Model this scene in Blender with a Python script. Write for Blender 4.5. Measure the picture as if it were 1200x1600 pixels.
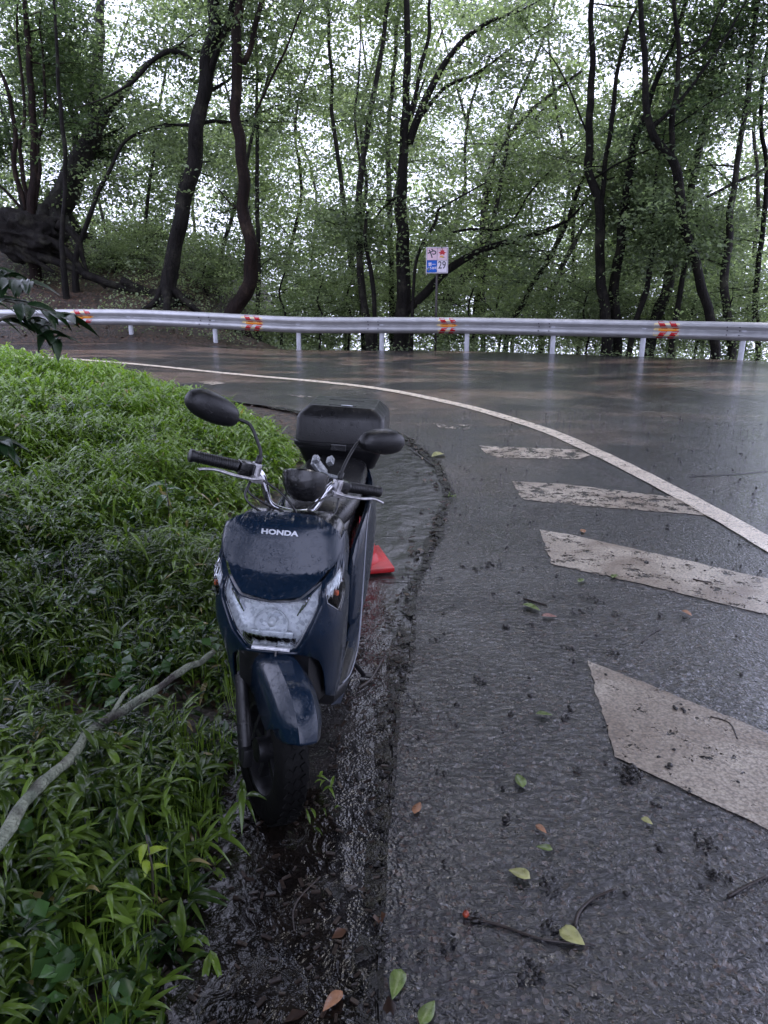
import bpy, bmesh, math, random
import numpy as np
from mathutils import Vector, Matrix, noise as mnoise
from mathutils.geometry import delaunay_2d_cdt
R = math.radians
random.seed(7); rng = np.random.default_rng(11)
scene = bpy.context.scene
for o in list(bpy.data.objects): bpy.data.objects.remove(o)

# ------------------------------------------------ camera
PITCH = R(17.5); CAMH = 1.5; F = 1130.0
cd = bpy.data.cameras.new('camera'); cam = bpy.data.objects.new('camera', cd)
scene.collection.objects.link(cam)
cam.location = (0, 0, CAMH); cam.rotation_euler = (R(90) - PITCH, 0, 0)
cd.sensor_fit = 'VERTICAL'; cd.sensor_height = 24; cd.sensor_width = 18
cd.lens = 24 * F / 1600; cd.clip_start = 0.02; cd.clip_end = 2000
scene.camera = cam
# ------------------------------------------------ sky, sun, exposure
SUN_EL, SUN_AZ = R(62), R(20)
world = bpy.data.worlds.new('World'); scene.world = world; world.use_nodes = True
wn = world.node_tree; wn.nodes.clear()
wo = wn.nodes.new('ShaderNodeOutputWorld'); bg = wn.nodes.new('ShaderNodeBackground')
sk = wn.nodes.new('ShaderNodeTexSky'); sk.sky_type = 'NISHITA'; sk.sun_disc = False
sk.sun_elevation = SUN_EL; sk.sun_rotation = SUN_AZ; sk.dust_density = 6; sk.air_density = 1.0; sk.ozone_density = 1
mx = wn.nodes.new('ShaderNodeMix'); mx.data_type = 'RGBA'; mx.inputs[0].default_value = 0.9
mx.inputs[7].default_value = (8.0, 8.4, 11.6, 1)       # cloud cover
wn.links.new(sk.outputs[0], mx.inputs[6]); wn.links.new(mx.outputs[2], bg.inputs[0])
bg.inputs[1].default_value = 0.115
wn.links.new(bg.outputs[0], wo.inputs[0])
sd = bpy.data.lights.new('sun', 'SUN'); sd.energy = 0.6; sd.angle = R(25); sd.color = (1, .97, .92)
sun = bpy.data.objects.new('sun', sd); scene.collection.objects.link(sun)
sun.rotation_euler = Vector((math.sin(SUN_AZ)*math.cos(SUN_EL), math.cos(SUN_AZ)*math.cos(SUN_EL), math.sin(SUN_EL))).to_track_quat('Z', 'Y').to_euler()
scene.view_settings.view_transform = 'Standard'; scene.view_settings.look = 'None'
scene.view_settings.gamma = 1; scene.view_settings.exposure = 1.35
scene.render.engine = 'CYCLES'
scene.cycles.max_bounces = 8; scene.cycles.transparent_max_bounces = 12
scene.cycles.volume_bounces = 0

# ------------------------------------------------ helpers
cp, sp = math.cos(PITCH), math.sin(PITCH)
def ray(px, py):
    a, b = (px - 600) / F, -(py - 800) / F
    return Vector((a, cp + b * sp, -sp + b * cp))
def P(px, py, Y):
    d = ray(px, py); t = Y / d.y
    return Vector((d.x * t, Y, CAMH + d.z * t))
def sstep(a, b, x):
    t = min(1, max(0, (x - a) / (b - a))); return t * t * (3 - 2 * t)
def H(x, y):                       # the road rises slightly to the far left
    return 0.17 * sstep(-1.5, -6.5, x) * sstep(6, 17, y)
def G(px, py, dz=0.0):             # point of the photo's ground under a pixel
    z = 0.0; d = ray(px, py)
    for _ in range(6):
        t = (z + dz - CAMH) / d.z; x, y = d.x * t, d.y * t; z = H(x, y)
    return Vector((x, y, z + dz))
def tag(o, label=None, cat=None, group=None, kind=None):
    if label: o['label'] = label
    if cat: o['category'] = cat
    if group: o['group'] = group
    if kind: o['kind'] = kind
    return o
def link(o, parent=None):
    scene.collection.objects.link(o)
    if parent: o.parent = parent
    return o
def empty(name, loc=(0, 0, 0), rot=(0, 0, 0)):
    o = bpy.data.objects.new(name, None); o.location = loc; o.rotation_euler = rot
    o.empty_display_size = .1
    return link(o)
def mobj(name, verts, faces, m, parent=None, smooth=True, M=None, mats=None, fmi=None):
    me = bpy.data.meshes.new(name)
    if M is not None: verts = [M @ Vector(v) for v in verts]
    me.from_pydata([tuple(v) for v in verts], [], faces)
    for mm in (mats or [m]): me.materials.append(mm)
    if fmi: me.polygons.foreach_set('material_index', fmi)
    if smooth: me.polygons.foreach_set('use_smooth', [True] * len(me.polygons))
    me.update()
    return link(bpy.data.objects.new(name, me), parent)
class MB:
    """collects shapes that become ONE mesh"""
    def __init__(s, M=None): s.v = []; s.f = []; s.M = M
    def add(s, v, f):
        n = len(s.v); s.v += [Vector(a) for a in v]; s.f += [[i + n for i in q] for q in f]; return s
    def box(s, c, d, rot=None, bev=0.0):
        bm = bmesh.new(); bmesh.ops.create_cube(bm, size=1)
        for v in bm.verts: v.co = Vector((v.co.x * d[0], v.co.y * d[1], v.co.z * d[2]))
        if bev: bmesh.ops.bevel(bm, geom=list(bm.edges), offset=bev, segments=2, affect='EDGES', profile=.6)
        m = rot.to_matrix() if rot is not None and hasattr(rot, 'to_matrix') else rot
        vs = [((m @ v.co) if m else v.co) + Vector(c) for v in bm.verts]
        s.add(vs, [[v.index for v in f.verts] for f in bm.faces]); bm.free(); return s
    def tube(s, pts, rad, n=10, cap=True, flat=1.0, squash=None):
        pts = [Vector(p) for p in pts]
        if not hasattr(rad, '__len__'): rad = [rad] * len(pts)
        up = None; v = []; f = []
        for i, p in enumerate(pts):
            t = (pts[min(i + 1, len(pts) - 1)] - pts[max(i - 1, 0)])
            if t.length < 1e-9: t = Vector((0, 0, 1))
            t.normalize()
            if up is None:
                a = Vector((0, 0, 1)) if abs(t.z) < .9 else Vector((0, 1, 0)); up = t.cross(a).normalized()
            else:
                up = (up - t * up.dot(t))
                up = up.normalized() if up.length > 1e-6 else t.orthogonal().normalized()
            w = t.cross(up)
            for k in range(n):
                an = 2 * math.pi * k / n
                v.append(p + (up * math.cos(an) + w * math.sin(an) * flat) * rad[i])
        for i in range(len(pts) - 1):
            for k in range(n):
                a, b = i * n + k, i * n + (k + 1) % n
                f.append([a, b, b + n, a + n])
        if cap: f.append(list(range(n))[::-1]); f.append([(len(pts) - 1) * n + k for k in range(n)])
        return s.add(v, f)
    def lathe(s, prof, c=(0, 0, 0), axis='Z', n=32, sx=1.0, close=False):
        v = []; f = []; m = len(prof)
        for k in range(n):
            a = 2 * math.pi * k / n
            for (r, h) in prof:
                q = (r * math.cos(a), r * math.sin(a) * sx, h)
                if axis == 'X': q = (q[2], q[0], q[1])
                elif axis == 'Y': q = (q[0], q[2], q[1])
                v.append(Vector(q) + Vector(c))
        rr = m if close else m - 1
        for k in range(n):
            for i in range(rr):
                a = k * m + i; b = k * m + (i + 1) % m; c2 = ((k + 1) % n) * m + (i + 1) % m; d = ((k + 1) % n) * m + i
                f.append([a, b, c2, d])
        return s.add(v, f)
    def loft(s, rings, cap=True):
        n = len(rings[0]); v = [p for r in rings for p in r]; f = []
        for i in range(len(rings) - 1):
            for k in range(n):
                a, b = i * n + k, i * n + (k + 1) % n
                f.append([a, b, b + n, a + n])
        if cap: f.append(list(range(n))[::-1]); f.append([(len(rings) - 1) * n + k for k in range(n)])
        return s.add(v, f)
    def build(s, name, m, parent=None, smooth=True, bev=0, sub=0, solid=0, auto=None):
        o = mobj(name, s.v, s.f, m, parent, smooth, M=s.M)
        bm = bmesh.new(); bm.from_mesh(o.data); bmesh.ops.recalc_face_normals(bm, faces=bm.faces)
        if auto is not None:
            for e in bm.edges:
                if len(e.link_faces) == 2 and e.calc_face_angle(0) > R(auto): e.smooth = False
        bm.to_mesh(o.data); bm.free()
        if solid:
            q = o.modifiers.new('s', 'SOLIDIFY'); q.thickness = solid; q.offset = -1
        if bev:
            b = o.modifiers.new('b', 'BEVEL'); b.width = bev; b.segments = 2; b.limit_method = 'ANGLE'
        if sub:
            q = o.modifiers.new('u', 'SUBSURF'); q.levels = sub; q.render_levels = sub
        return o
def inside(poly, x, y):
    c = False; j = len(poly) - 1
    for i in range(len(poly)):
        xi, yi = poly[i][0], poly[i][1]; xj, yj = poly[j][0], poly[j][1]
        if (yi > y) != (yj > y) and x < (xj - xi) * (y - yi) / (yj - yi) + xi: c = not c
        j = i
    return c
def densify(poly, d, closed=True):
    out = []; n = len(poly)
    for i in range(n if closed else n - 1):
        a = Vector(poly[i][:2]); b = Vector(poly[(i + 1) % n][:2]); k = max(1, int((b - a).length / d + .5))
        for j in range(k): out.append(a.lerp(b, j / k))
    if not closed: out.append(Vector(poly[-1][:2]))
    return out
def tri2d(outline, holes, sx, sy=None):
    """fill a 2-D outline (with holes) by small triangles"""
    sy = sy or sx
    loops = [outline] + list(holes); pts = []; edges = []
    for lp in loops:
        n0 = len(pts)
        for p in lp: pts.append(Vector((p[0], p[1])))
        edges += [(n0 + i, n0 + (i + 1) % len(lp)) for i in range(len(lp))]
    bd = np.array([(p.x, p.y) for p in pts])
    xs = [p[0] for p in outline]; ys = [p[1] for p in outline]
    y = min(ys) + sy / 2; r = 0
    while y < max(ys):
        x = min(xs) + sx / 2 + (sx / 2 if r % 2 else 0)
        while x < max(xs):
            if inside(outline, x, y) and not any(inside(h, x, y) for h in holes):
                if (((bd[:, 0] - x) / sx) ** 2 + ((bd[:, 1] - y) / sy) ** 2).min() > .16: pts.append(Vector((x, y)))
            x += sx
        y += sy; r += 1
    v, e, f, *_ = delaunay_2d_cdt(pts, edges, [], 0, 1e-7)
    ff = []
    for t in f:
        cx = sum(v[i].x for i in t) / len(t); cy = sum(v[i].y for i in t) / len(t)
        if inside(outline, cx, cy) and not any(inside(h, cx, cy) for h in holes): ff.append(list(t))
    return v, ff
def spline(pts, k=6):
    """Catmull-Rom through 3-D points"""
    pts = [Vector(p) for p in pts]; out = []
    for i in range(len(pts) - 1):
        p0 = pts[max(i - 1, 0)]; p1 = pts[i]; p2 = pts[i + 1]; p3 = pts[min(i + 2, len(pts) - 1)]
        for j in range(k):
            t = j / k
            out.append(.5 * ((2 * p1) + (p2 - p0) * t + (2 * p0 - 5 * p1 + 4 * p2 - p3) * t * t + (3 * p1 - p0 - 3 * p2 + p3) * t ** 3))
    out.append(pts[-1]); return out
def textobj(name, s, size, m, parent, M, bold=0.0, sx=1.0, ext=.0006, align='CENTER', wrap=None):
    cu = bpy.data.curves.new('t', 'FONT'); cu.body = s; cu.size = size; cu.align_x = align; cu.align_y = 'CENTER'
    cu.extrude = ext; cu.offset = bold; cu.resolution_u = 3
    to = bpy.data.objects.new('t', cu); scene.collection.objects.link(to)
    dg = bpy.context.evaluated_depsgraph_get(); dg.update()
    me = bpy.data.meshes.new_from_object(to.evaluated_get(dg))
    bpy.data.objects.remove(to)
    vs = [Vector((v.co.x * sx, v.co.y, v.co.z)) for v in me.vertices]
    if wrap: vs = [wrap(v) for v in vs]
    else: vs = [M @ v for v in vs]
    for i, v in enumerate(vs): me.vertices[i].co = v
    me.materials.clear(); me.materials.append(m); me.update()
    me.name = name
    return link(bpy.data.objects.new(name, me), parent)

# ------------------------------------------------ materials
class NT:
    def __init__(s, name):
        s.m = bpy.data.materials.new(name); s.m.use_nodes = True; s.t = s.m.node_tree; s.t.nodes.clear()
        s.out = s.n('OutputMaterial'); s.b = s.n('BsdfPrincipled'); s.l(s.b.outputs[0], s.out.inputs[0])
        s.geo = s.n('NewGeometry'); s.tc = s.n('TexCoord')
    def n(s, k, **kw):
        q = s.t.nodes.new('ShaderNode' + k)
        for a, b in kw.items(): setattr(q, a, b)
        return q
    def l(s, a, b): s.t.links.new(a, b)
    def noise(s, sc, det=4, rough=.55, co=None, dist=0):
        q = s.n('TexNoise'); q.inputs['Scale'].default_value = sc; q.inputs['Detail'].default_value = det
        q.inputs['Roughness'].default_value = rough; q.inputs['Distortion'].default_value = dist
        s.l(co if co is not None else s.geo.outputs['Position'], q.inputs['Vector']); return q.outputs[0]
    def vor(s, sc, co=None, feature='F1'):
        q = s.n('TexVoronoi', feature=feature); q.inputs['Scale'].default_value = sc
        s.l(co if co is not None else s.geo.outputs['Position'], q.inputs['Vector']); return q
    def scaled(s, v, co=None):
        q = s.n('VectorMath', operation='MULTIPLY'); q.inputs[1].default_value = v
        s.l(co if co is not None else s.geo.outputs['Position'], q.inputs[0]); return q.outputs[0]
    def ramp(s, x, stops):
        q = s.n('ValToRGB'); cr = q.color_ramp
        while len(cr.elements) < len(stops): cr.elements.new(.5)
        for e, (p, c) in zip(cr.elements, stops):
            e.position = p; e.color = (c, c, c, 1) if not hasattr(c, '__len__') else (*c, 1)
        s.l(x, q.inputs[0]); return q.outputs[0]
    def mix(s, fac, a, b, bt='MIX'):
        q = s.n('Mix', data_type='RGBA', blend_type=bt)
        for i, z in ((0, fac), (6, a), (7, b)):
            if hasattr(z, 'links') or hasattr(z, 'is_linked'): s.l(z, q.inputs[i])
            else: q.inputs[i].default_value = z if i == 0 else (*z, 1)
        return q.outputs[2]
    def math(s, op, a, b=None):
        q = s.n('Math', operation=op)
        for i, z in ((0, a), (1, b)):
            if z is None: continue
            if hasattr(z, 'is_linked'): s.l(z, q.inputs[i])
            else: q.inputs[i].default_value = z
        return q.outputs[0]
    def set(s, **kw):
        al = dict(color='Base Color', rough='Roughness', metal='Metallic', spec='Specular IOR Level', coat='Coat Weight', alpha='Alpha', trans='Transmission Weight', ior='IOR', sheen='Sheen Weight')
        for k, z in kw.items():
            i = s.b.inputs[al.get(k, k)]
            if hasattr(z, 'is_linked'): s.l(z, i)
            elif hasattr(z, '__len__'): i.default_value = (*z, 1)
            else: i.default_value = z
        return s
    def bump(s, h, strength=.3, dist=.01, prev=None):
        q = s.n('Bump'); q.inputs['Strength'].default_value = strength; q.inputs['Distance'].default_value = dist
        s.l(h, q.inputs['Height'])
        if prev: s.l(prev, q.inputs['Normal'])
        s.l(q.outputs[0], s.b.inputs['Normal']); return q.outputs[0]
def simple(name, c, rough=.5, metal=0, var=.25, sc=30, bump=0, bsc=200, coat=0, drops=False, spec=.5):
    t = NT(name)
    co = t.tc.outputs['Object']
    n = t.noise(sc, 5, co=co)
    d = tuple(min(1, x * (1 - var)) for x in c); e = tuple(min(1, x * (1 + var)) for x in c)
    t.set(color=t.ramp(n, [(.3, d), (.7, e)]), rough=t.ramp(t.noise(sc * 2.3, 3, co=co), [(.3, max(0, rough - .07)), (.75, min(1, rough + .12))]), metal=metal, coat=coat, spec=spec)
    prev = None
    if bump: prev = t.bump(t.noise(bsc, 3, co=co), bump, .002)
    if drops:                                   # rain drops standing on the surface
        v = t.vor(70, co=co); v.inputs['Randomness'].default_value = 1
        keep = t.ramp(t.noise(55, 1, co=co), [(.52, 0), (.6, 1)])
        h = t.math('MULTIPLY', t.ramp(v.outputs['Distance'], [(.0, 1), (.22, .8), (.36, 0)]), keep)
        v2 = t.vor(190, co=co)
        h2 = t.math('MULTIPLY', t.ramp(v2.outputs['Distance'], [(.0, .5), (.3, .35), (.42, 0)]), t.ramp(t.noise(40, 1, co=co), [(.45, 0), (.55, 1)]))
        t.bump(t.math('ADD', h, h2), .45, .0018, prev)
    return t.m
# ------------------------------------------------ ground materials
def asphalt_mat():
    t = NT('wet asphalt'); pos = t.geo.outputs['Position']
    ag = t.vor(95); ag2 = t.vor(48)
    big = t.noise(.75, 5, .6, dist=.9); mid = t.noise(3.2, 5)
    col = t.ramp(ag.outputs['Distance'], [(.0, (.020, .020, .022)), (.55, (.010, .010, .013)), (1, (.004, .004, .005))])
    sp_ = t.n('SeparateColor'); t.l(ag.outputs['Color'], sp_.inputs[0])
    pale = t.ramp(sp_.outputs[0], [(.84, 0), (.97, 1)])
    col = t.mix(t.math('MULTIPLY', pale, .7), col, (.13, .12, .115))
    col = t.mix(t.ramp(sp_.outputs[1], [(.86, 0), (.95, .5)]), col, (.11, .065, .045))
    sx = t.n('SeparateXYZ'); t.l(pos, sx.inputs[0])
    far = t.ramp(t.math('DIVIDE', sx.outputs[1], 20), [(.22, 0), (.5, .6), (.9, 1)])
    silt = t.math('MULTIPLY', t.ramp(t.noise(.5, 4, co=t.scaled((.7, 1.6, 1)), dist=1.0), [(.49, 0), (.60, 1)]), far)
    col = t.mix(t.math('MULTIPLY', silt, .8), col, (.30, .20, .14))
    col = t.mix(t.math('MULTIPLY', t.ramp(mid, [(.4, 0), (.7, 1)]), .5), col, (.012, .012, .013))
    film = t.ramp(t.math('ADD', t.math('MULTIPLY', big, .8), t.math('MULTIPLY', mid, .2)), [(.42, 1), (.56, 0)])   # 1 where water stands
    inv = t.math('SUBTRACT', 1, film)
    t.set(color=col, spec=.5, ior=1.82, rough=t.math('ADD', .04, t.math('MULTIPLY', inv, t.ramp(mid, [(.3, .03), (.7, .15)]))))
    rip = t.noise(27, 4, .6, co=t.scaled((.95, 1.45, 1)), dist=1.2)
    h1 = t.math('MULTIPLY', t.math('ADD', ag.outputs['Distance'], t.math('MULTIPLY', ag2.outputs['Distance'], .8)), t.math('ADD', .12, t.math('MULTIPLY', inv, .65)))
    b1 = t.bump(h1, .45, .006)
    b2 = t.bump(t.math('MULTIPLY', rip, t.math('ADD', .6, film)), .7, .013, b1)
    t.bump(t.noise(1.1, 3), .15, .06, b2)
    return t.m
def paint_mat(worn, dirty=.5, edge=.0, k=1.0):
    t = NT('worn road paint'); 
    n = t.noise(9, 6, .7); n2 = t.noise(60, 4, .7); g = t.noise(2.2, 5, dist=1.2)
    col = t.mix(t.ramp(g, [(.34, 0), (.62, dirty)]), (.42, .37, .30), (.14, .10, .07))
    col = t.mix(t.ramp(n2, [(.50, 0), (.66, .7)]), col, (.09, .075, .06)); col = t.mix(t.ramp(t.vor(95).outputs['Distance'], [(.35, 0), (.8, .55)]), col, (.05, .045, .04))
    col = t.mix(1, col, (k, k, k), 'MULTIPLY')
    t.set(color=col, rough=t.ramp(n, [(.3, .2), (.7, .4)]))
    a = t.math('ADD', t.math('MULTIPLY', n, .6), t.math('MULTIPLY', n2, .4))
    t.set(alpha=t.ramp(a, [(worn, 0), (worn + .03, 1)]))
    b = t.bump(t.vor(95).outputs['Distance'], .45, .003)
    t.bump(t.noise(26, 3, .5, co=t.scaled((.8, 2.1, 1))), .3, .01, b)
    return t.m
def dirt_mat():
    t = NT('forest soil')
    c = t.ramp(t.noise(2.5, 6, .65), [(.3, (.009, .007, .005)), (.6, (.028, .019, .013)), (.8, (.055, .037, .023))])
    v = t.vor(28); s2 = t.n('SeparateColor'); t.l(v.outputs['Color'], s2.inputs[0])
    c = t.mix(t.ramp(s2.outputs[0], [(.6, 0), (.9, .6)]), c, (.13, .065, .035))
    t.set(color=c, rough=t.ramp(t.noise(9), [(.3, .35), (.7, .7)]))
    b = t.bump(v.outputs['Distance'], .7, .02); t.bump(t.noise(5, 6), .6, .08, b)
    return t.m
def gutter_mat():
    t = NT('wet gutter concrete')
    ag = t.vor(120)
    c = t.ramp(t.noise(6, 6, .7), [(.3, (.010, .009, .009)), (.55, (.028, .025, .024)), (.8, (.07, .06, .052))])
    c = t.mix(t.ramp(ag.outputs['Distance'], [(.3, 0), (.8, .6)]), c, (.02, .02, .02))
    t.set(color=c, spec=.8, rough=t.ramp(t.noise(3), [(.35, .06), (.7, .22)]))
    b = t.bump(ag.outputs['Distance'], .3, .004); b = t.bump(t.noise(30, 4), .5, .008, b); t.bump(t.noise(7, 5), .5, .03, b)
    return t.m
def water_mat():
    t = NT('rippled rain water'); pos = t.geo.outputs['Position']
    t.set(color=t.ramp(t.noise(7, 6, .7), [(.35, (.003, .0025, .0025)), (.75, (.016, .012, .009))]), rough=.03, ior=1.5)
    t.b.inputs['Coat Weight'].default_value = .4; t.b.inputs['Coat Roughness'].default_value = .02
    b = t.bump(t.noise(16, 3, .5, dist=1.5), .55, .02)
    v = t.vor(7.5); rings = t.math('SINE', t.math('MULTIPLY', v.outputs['Distance'], 210))
    fade = t.ramp(v.outputs['Distance'], [(.0, 1), (.32, 0)])
    b = t.bump(t.math('MULTIPLY', rings, fade), .35, .004, b)
    t.bump(t.noise(75, 2), .35, .004, b)
    return t.m
M_ASPH, M_DIRT, M_GUT, M_WATER = asphalt_mat(), dirt_mat(), gutter_mat(), water_mat()

# ------------------------------------------------ plan of the place
RAIL = [(-16, 15.2), (-14.2, 16.4), (-12.3, 17.2), (-10.35, 17.8), (-8.3, 18.15), (-6.25, 18.3), (-4.15, 18.15), (-2.08, 17.95), (-.06, 17.9), (1.97, 17.72), (3.86, 17.0), (5.69, 16.3), (7.5, 15.5), (9.15, 14.4), (10.7, 13.1), (12, 11.6), (13, 9.9), (13.6, 8)]
_rx = [p[0] for p in RAIL]; _ry = [p[1] for p in RAIL]
def rail_s(x, y):                   # metres beyond the outer edge (about)
    yr = float(np.interp(x, _rx, _ry)); s = y - yr
    if x > 3: s = s * .9 + max(0, (x - 12)) * .8
    return s
GRASS_PX = [(225, 1760), (262, 1480), (332, 1285), (372, 1110), (372, 980), (366, 870), (400, 790), (440, 745), (462, 715), (440, 675), (372, 646), (300, 622), (200, 590), (100, 572), (0, 563)]
GR = [G(*p) for p in GRASS_PX]
GRASS = [(p.x, p.y) for p in GR] + [(-11, 12.3), (-14, 11.5), (-14, -1.5), (-.55, -1.5)]
GA = np.array(GRASS)
def gdist(x, y):                    # distance inside the planted bank, negative outside
    p = np.array([x, y]); a = GA; b = np.roll(GA, -1, 0); ab = b - a
    t = np.clip(((p - a) * ab).sum(1) / (ab ** 2).sum(1), 0, 1)
    d = np.sqrt((((a + ab * t[:, None]) - p) ** 2).sum(1)).min()
    return d if inside(GRASS, x, y) else -d
def bank(d):
    return .27 * sstep(0, 1.8, d) + .10 * max(0, d - 2.2)
def T(x, y):                        # height of the bare ground
    s = rail_s(x, y); base = H(x, y) - .03
    nz = mnoise.noise(Vector((x * .35, y * .35, 3)))
    if s > -.45:
        q = s + .45
        wl = sstep(-1.6, -6.0, x)
        up = min(2.3, .34 * q) * (1 + .40 * sstep(-8, -13, x)) - .35 * max(0, q - 16)
        dn = -.9 * max(0, q - 1.9) - .22 * min(1, q) if q < 40 else -34.3 - .18 * (q - 40)
        return base + wl * up + (1 - wl) * dn + nz * .25 * sstep(0.6, 4, q)
    if -16 < x < 3 and -3 < y < 15:
        d = gdist(x, y)
        if d > 0: return base + bank(d) + (.05 * nz + .16 * mnoise.noise(Vector((x * 1.0, y * 1.0, 8))) + .08 * mnoise.noise(Vector((x * 2.6, y * 2.6, 1)))) * sstep(0, .9, d) + .02 * sstep(0, .2, d)
    return base + (min(0, -.25 * max(0, x - 16)) if y < 10 else 0)

def grid_axis(lo, hi, dense_lo, dense_hi, step):
    a = list(np.arange(dense_lo, dense_hi + step / 2, step)); s = step; q = dense_hi
    while q < hi: s *= 1.35; q += s; a.append(q)
    s = step; q = dense_lo
    while q > lo: s *= 1.35; q -= s; a.insert(0, q)
    return a
gx = grid_axis(-170, 170, -15, 15, .3); gy = grid_axis(-60, 260, -1.5, 27, .3)
v = [(x, y, T(x, y)) for y in gy for x in gx]; nx = len(gx)
f = [[j * nx + i, j * nx + i + 1, (j + 1) * nx + i + 1, (j + 1) * nx + i] for j in range(len(gy) - 1) for i in range(nx - 1)]
tag(mobj('ground', v, f, M_DIRT), kind='structure')

def sheet(name, outline, m, dz, step, holes=(), hf=H):
    v, f = tri2d(outline, list(holes), step)
    return tag(mobj(name, [(p.x, p.y, hf(p.x, p.y) + dz) for p in v], f, m, smooth=False), kind='structure')
EDGE_PX = [(0, 556), (100, 566), (200, 583), (250, 598), (350, 624), (460, 642), (560, 657), (640, 682), (688, 725), (706, 770), (690, 820), (666, 880), (650, 940), (640, 1000), (625, 1100), (612, 1200), (600, 1300), (592, 1450), (585, 1700)]
EDGE = [G(*p) for p in EDGE_PX]
EDGE2 = []
for i, p in enumerate(densify([(q.x, q.y) for q in EDGE], .12, False)):
    a = .022 * mnoise.noise(Vector((p.x * 7, p.y * 7, 0))) + .03 * mnoise.noise(Vector((p.x * 2, p.y * 2, 5)))
    EDGE2.append((p.x + a, p.y + a * .6))
outer = [(x, y - .42) for (x, y) in RAIL]
road = densify([(x, y) for x, y in outer if x > -15.5], .35, False)
road = [(p.x, p.y + .05 * mnoise.noise(Vector((p.x * 1.7, 0, 9)))) for p in road] + [(13.6, 3), (13.6, -6), (0.1, -6), (-.02, -1)] + EDGE2[::-1] + [(-11, 12.6), (-15.5, 11.5)]
sheet('road', road, M_ASPH, 0, .45)
GUT_PX = [(300, 1760), (330, 1400), (345, 1200), (352, 1000), (380, 880), (440, 770), (480, 715), (470, 680), (560, 658)]
gl = [G(*p) for p in GUT_PX]
e3 = [q for q in EDGE2 if q[1] < G(560, 657).y + .02 and q[0] > -1.2]
sheet('gutter', [(p.x, p.y) for p in gl] + [(x - .004, y) for x, y in e3], M_GUT, -.012, .12, hf=lambda x, y: H(x, y) + .008 * mnoise.noise(Vector((x * 6, y * 6, 1))))
WAT_PX = [(225, 1760), (235, 1540), (275, 1430), (300, 1330), (335, 1270), (372, 1235), (430, 1240), (500, 1230), (528, 1290), (540, 1400), (560, 1500), (575, 1600), (560, 1760)]
wp = [G(*p) for p in WAT_PX]
wp = [(p.x + .02 * mnoise.noise(Vector((p.x * 9, p.y * 9, 0))), p.y + .02 * mnoise.noise(Vector((p.x * 9, p.y * 9, 4)))) for p in densify([(p.x, p.y) for p in wp], .05)]
sheet('puddle_water', wp, M_WATER, -.001, .15)

# painted markings
line_px = [(-40, 553), (120, 562), (250, 573), (400, 588), (500, 597), (600, 609), (700, 629), (760, 644), (850, 672), (920, 702), (1000, 741), (1100, 794), (1200, 851), (1330, 935)]
lp = spline([G(*p) for p in line_px], 24)
v = []; f = []
for i, p in enumerate(lp):
    t = (lp[min(i + 1, len(lp) - 1)] - lp[max(i - 1, 0)]); t.z = 0; t.normalize(); nrm = Vector((-t.y, t.x, 0))
    for s in (-.085, .085):
        q = p + nrm * (s + .008 * mnoise.noise(p * 5 + Vector((s * 90, 0, 0)))); v.append((q.x, q.y, H(q.x, q.y) + .008))
    if i: f.append([2 * i - 2, 2 * i - 1, 2 * i + 1, 2 * i])
tag(mobj('edge_line', v, f, paint_mat(.37, .25, k=2.4), smooth=False), kind='structure')
zebra = [([(676, 662), (700, 664), (738, 664), (732, 671), (690, 670)], .52),
         ([(748, 697), (830, 700), (905, 703), (922, 712), (905, 718), (780, 716), (760, 710)], .47),
         ([(800, 752), (880, 757), (1060, 778), (1103, 806), (905, 790), (816, 781)], .46),
         ([(843, 828), (900, 838), (1200, 905), (1290, 925), (1300, 985), (1200, 962), (1040, 922), (862, 882)], .43),
         ([(918, 1033), (1200, 1146), (1420, 1240), (1600, 1480), (1200, 1298), (962, 1184)], .40),
         ([(1060, 1560), (1500, 1790), (1500, 2100), (1180, 1900)], .3),
         ([(448, 617), (470, 618), (492, 621), (470, 621)], .5), ([(308, 597), (330, 595), (352, 599), (330, 602)], .45)]
for poly, w in zebra[:5] + zebra[6:]:
    q = [G(*p) for p in poly]
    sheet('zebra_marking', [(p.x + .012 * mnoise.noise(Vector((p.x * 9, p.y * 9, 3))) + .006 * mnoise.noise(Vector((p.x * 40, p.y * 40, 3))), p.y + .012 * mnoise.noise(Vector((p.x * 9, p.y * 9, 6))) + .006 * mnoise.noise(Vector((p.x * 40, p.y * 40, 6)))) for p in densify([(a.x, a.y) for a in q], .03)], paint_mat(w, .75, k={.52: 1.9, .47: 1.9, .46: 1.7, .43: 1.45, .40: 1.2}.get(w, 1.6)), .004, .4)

# dirt packed in the broken joint between gutter and asphalt
def crack_dirt():
    mb = MB(); pts = [p for p in EDGE if p.y < 7.5 and p.y > .9]
    dense = densify([(p.x, p.y) for p in pts], .012, False)
    for i, p in enumerate(dense):
        for side, spread, pr in ((0, .022, .9), (-.075, .02, .35)):
            if mnoise.noise(Vector((p.x * 3 + side * 40, p.y * 3, 2))) < -.25 + (.3 if side else 0): continue
            if random.random() > pr: continue
            x = p.x + side + random.gauss(0, spread) ; y = p.y + random.gauss(0, .02)
            r = random.uniform(.003, .014); h = random.uniform(.3, .9)
            n = 5; ring = [(x + r * random.uniform(.6, 1.3) * math.cos(k * 1.257), y + r * random.uniform(.6, 1.3) * math.sin(k * 1.257), H(x, y) - .006) for k in range(n)]
            top = (x, y, H(x, y) + r * h)
            mb.add(ring + [top], [[k, (k + 1) % n, n] for k in range(n)])
    return mb
M_MUD = simple('wet black mud', (.012, .010, .008), .25, var=.5, sc=60, bump=.8, bsc=300)
tag(crack_dirt().build('joint_dirt', M_MUD, smooth=False), kind='stuff')
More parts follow.
